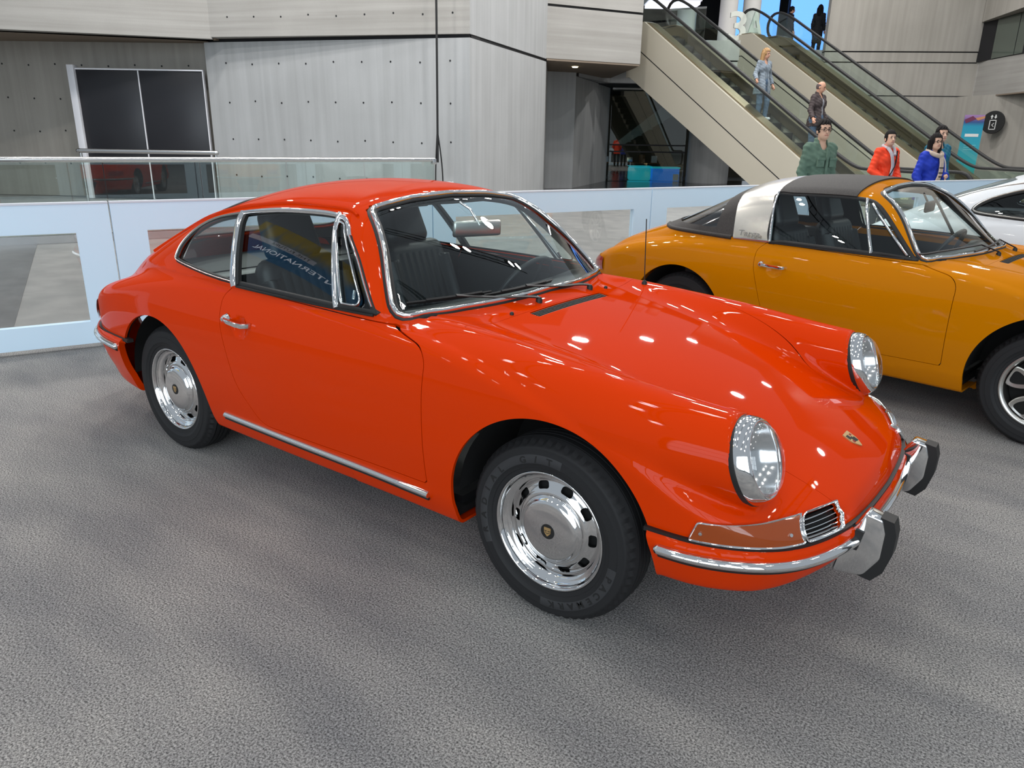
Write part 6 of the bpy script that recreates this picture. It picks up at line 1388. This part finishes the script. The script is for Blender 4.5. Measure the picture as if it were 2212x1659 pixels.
# unseen lamps added to brighten the hall walls beyond the barrier
HALL_FILL = bpy.data.lights.new('hall_fill_disc', 'AREA'); HALL_FILL.shape = 'DISK'; HALL_FILL.size = .55; HALL_FILL.energy = 190; HALL_FILL.color = (1, .97, .94); HALL_FILL.spread = math.radians(176)
fill_me = None
for i, (r_, d_) in enumerate(((-9, 9.5), (-4.5, 11.5), (0, 12.5), (4.5, 14), (9, 14.5), (12.5, 20), (6.5, 21), (-9, 14.5), (-4, 14.2), (9.5, 24.5), (.5, 14.8), (13, 12), (3.6, 18.2))):
    t = thing('hall_fill_lamp', 'large round lamp added out of view to brighten the hall beyond the barrier', 'lamp', tuple(W(r_, d_, 9.8)), 0, 'lamps added to brighten the hall')
    if fill_me is None: o = part('reflector_dish', lathe([(.34, -.04), (.33, .02), (.16, .22), (.12, .40), (.0001, .41)], 28, 'z'), M_can, t, 40); fill_me = o.data
    else: o = bpy.data.objects.new('reflector_dish', fill_me); COL.objects.link(o); o.parent = t
    lo = bpy.data.objects.new('lamp', HALL_FILL); COL.objects.link(lo); lo.parent = t; lo.location = (0, 0, -.045)

# large lit banner hung high behind the photographer; it shows as a reflection in the side glass of the orange car
ba_, bb_ = A(-8.4, -7.28), A(-12.9, -5.55); bd = unit(bb_-ba_); bt = thing('hanging_banner', 'blue lit banner reading INTERNATIONAL, mirrored in the door glass of the orange car', 'banner', (*(ba_*.5+bb_*.5), 5.6), math.atan2(bd[1], bd[0]))
def bn2(nt, b):
    N, L = nt.nodes, nt.links; tc = N.new('ShaderNodeTexCoord'); sp = N.new('ShaderNodeSeparateXYZ'); L.new(tc.outputs['Object'], sp.inputs[0])
    m_ = N.new('ShaderNodeMapping'); m_.inputs['Scale'].default_value = (1.6, 1, .25); m_.inputs['Rotation'].default_value = (0, .6, 0); L.new(tc.outputs['Object'], m_.inputs[0]); nz = N.new('ShaderNodeTexNoise'); nz.inputs['Scale'].default_value = 1.3; L.new(m_.outputs[0], nz.inputs[0])
    cr = N.new('ShaderNodeValToRGB'); e = cr.color_ramp.elements; e[0].position = .12; e[0].color = (.008, .075, .17, 1); e[1].position = .5; e[1].color = (.22, .16, .02, 1)
    mr = N.new('ShaderNodeMapRange'); mr.inputs[1].default_value = .7; mr.inputs[2].default_value = 2.0; L.new(sp.outputs[2], mr.inputs[0]); mm = N.new('ShaderNodeMath'); mm.operation = 'MULTIPLY'; L.new(nz.outputs[0], mm.inputs[0]); L.new(mr.outputs[0], mm.inputs[1]); L.new(mm.outputs[0], cr.inputs[0]); L.new(cr.outputs[0], b.inputs['Base Color']); L.new(cr.outputs[0], b.inputs['Emission Color'])
hl_ = np.linalg.norm(bb_-ba_)/2
part('banner_sheet', box((-hl_-.8, -.03, -.1), (hl_+.9, 0, 2.6)), mat('blue_gold_lit_print', (.02, .1, .2), .5, nodes=bn2, emit=(.02, .1, .2), estr=2.2), bt, smooth=False)
M_lit = mat('lit_white_letters', (.8, .8, .8), .5, emit=(.85, .9, 1), estr=2.5); M_strip = mat('lit_pale_strip', (.5, .5, .55), .5, emit=(.6, .62, .70), estr=1.0)
text_part('banner_lettering', 'INTERNATIONAL', bt, M_lit, (-hl_+.1, -.036, .42), (1, 0, 0), (0, 0, 1), .44, .004, width=4.3)
part('pale_strip', box((-hl_+1.3, -.042, 1.02), (hl_+.6, -.031, 1.36)), M_strip, bt, smooth=False); text_part('strip_lettering', 'THE FUTURE', bt, M_rubber, (-hl_+1.5, -.046, 1.10), (1, 0, 0), (0, 0, 1), .27, .003, width=2.2)
for x in (-hl_-.6, hl_+.7): part('hanging_wire', tube(A((x, -.015, 2.6), (x, -.015, 6)), .008, 6), M_rubber, bt, 60)
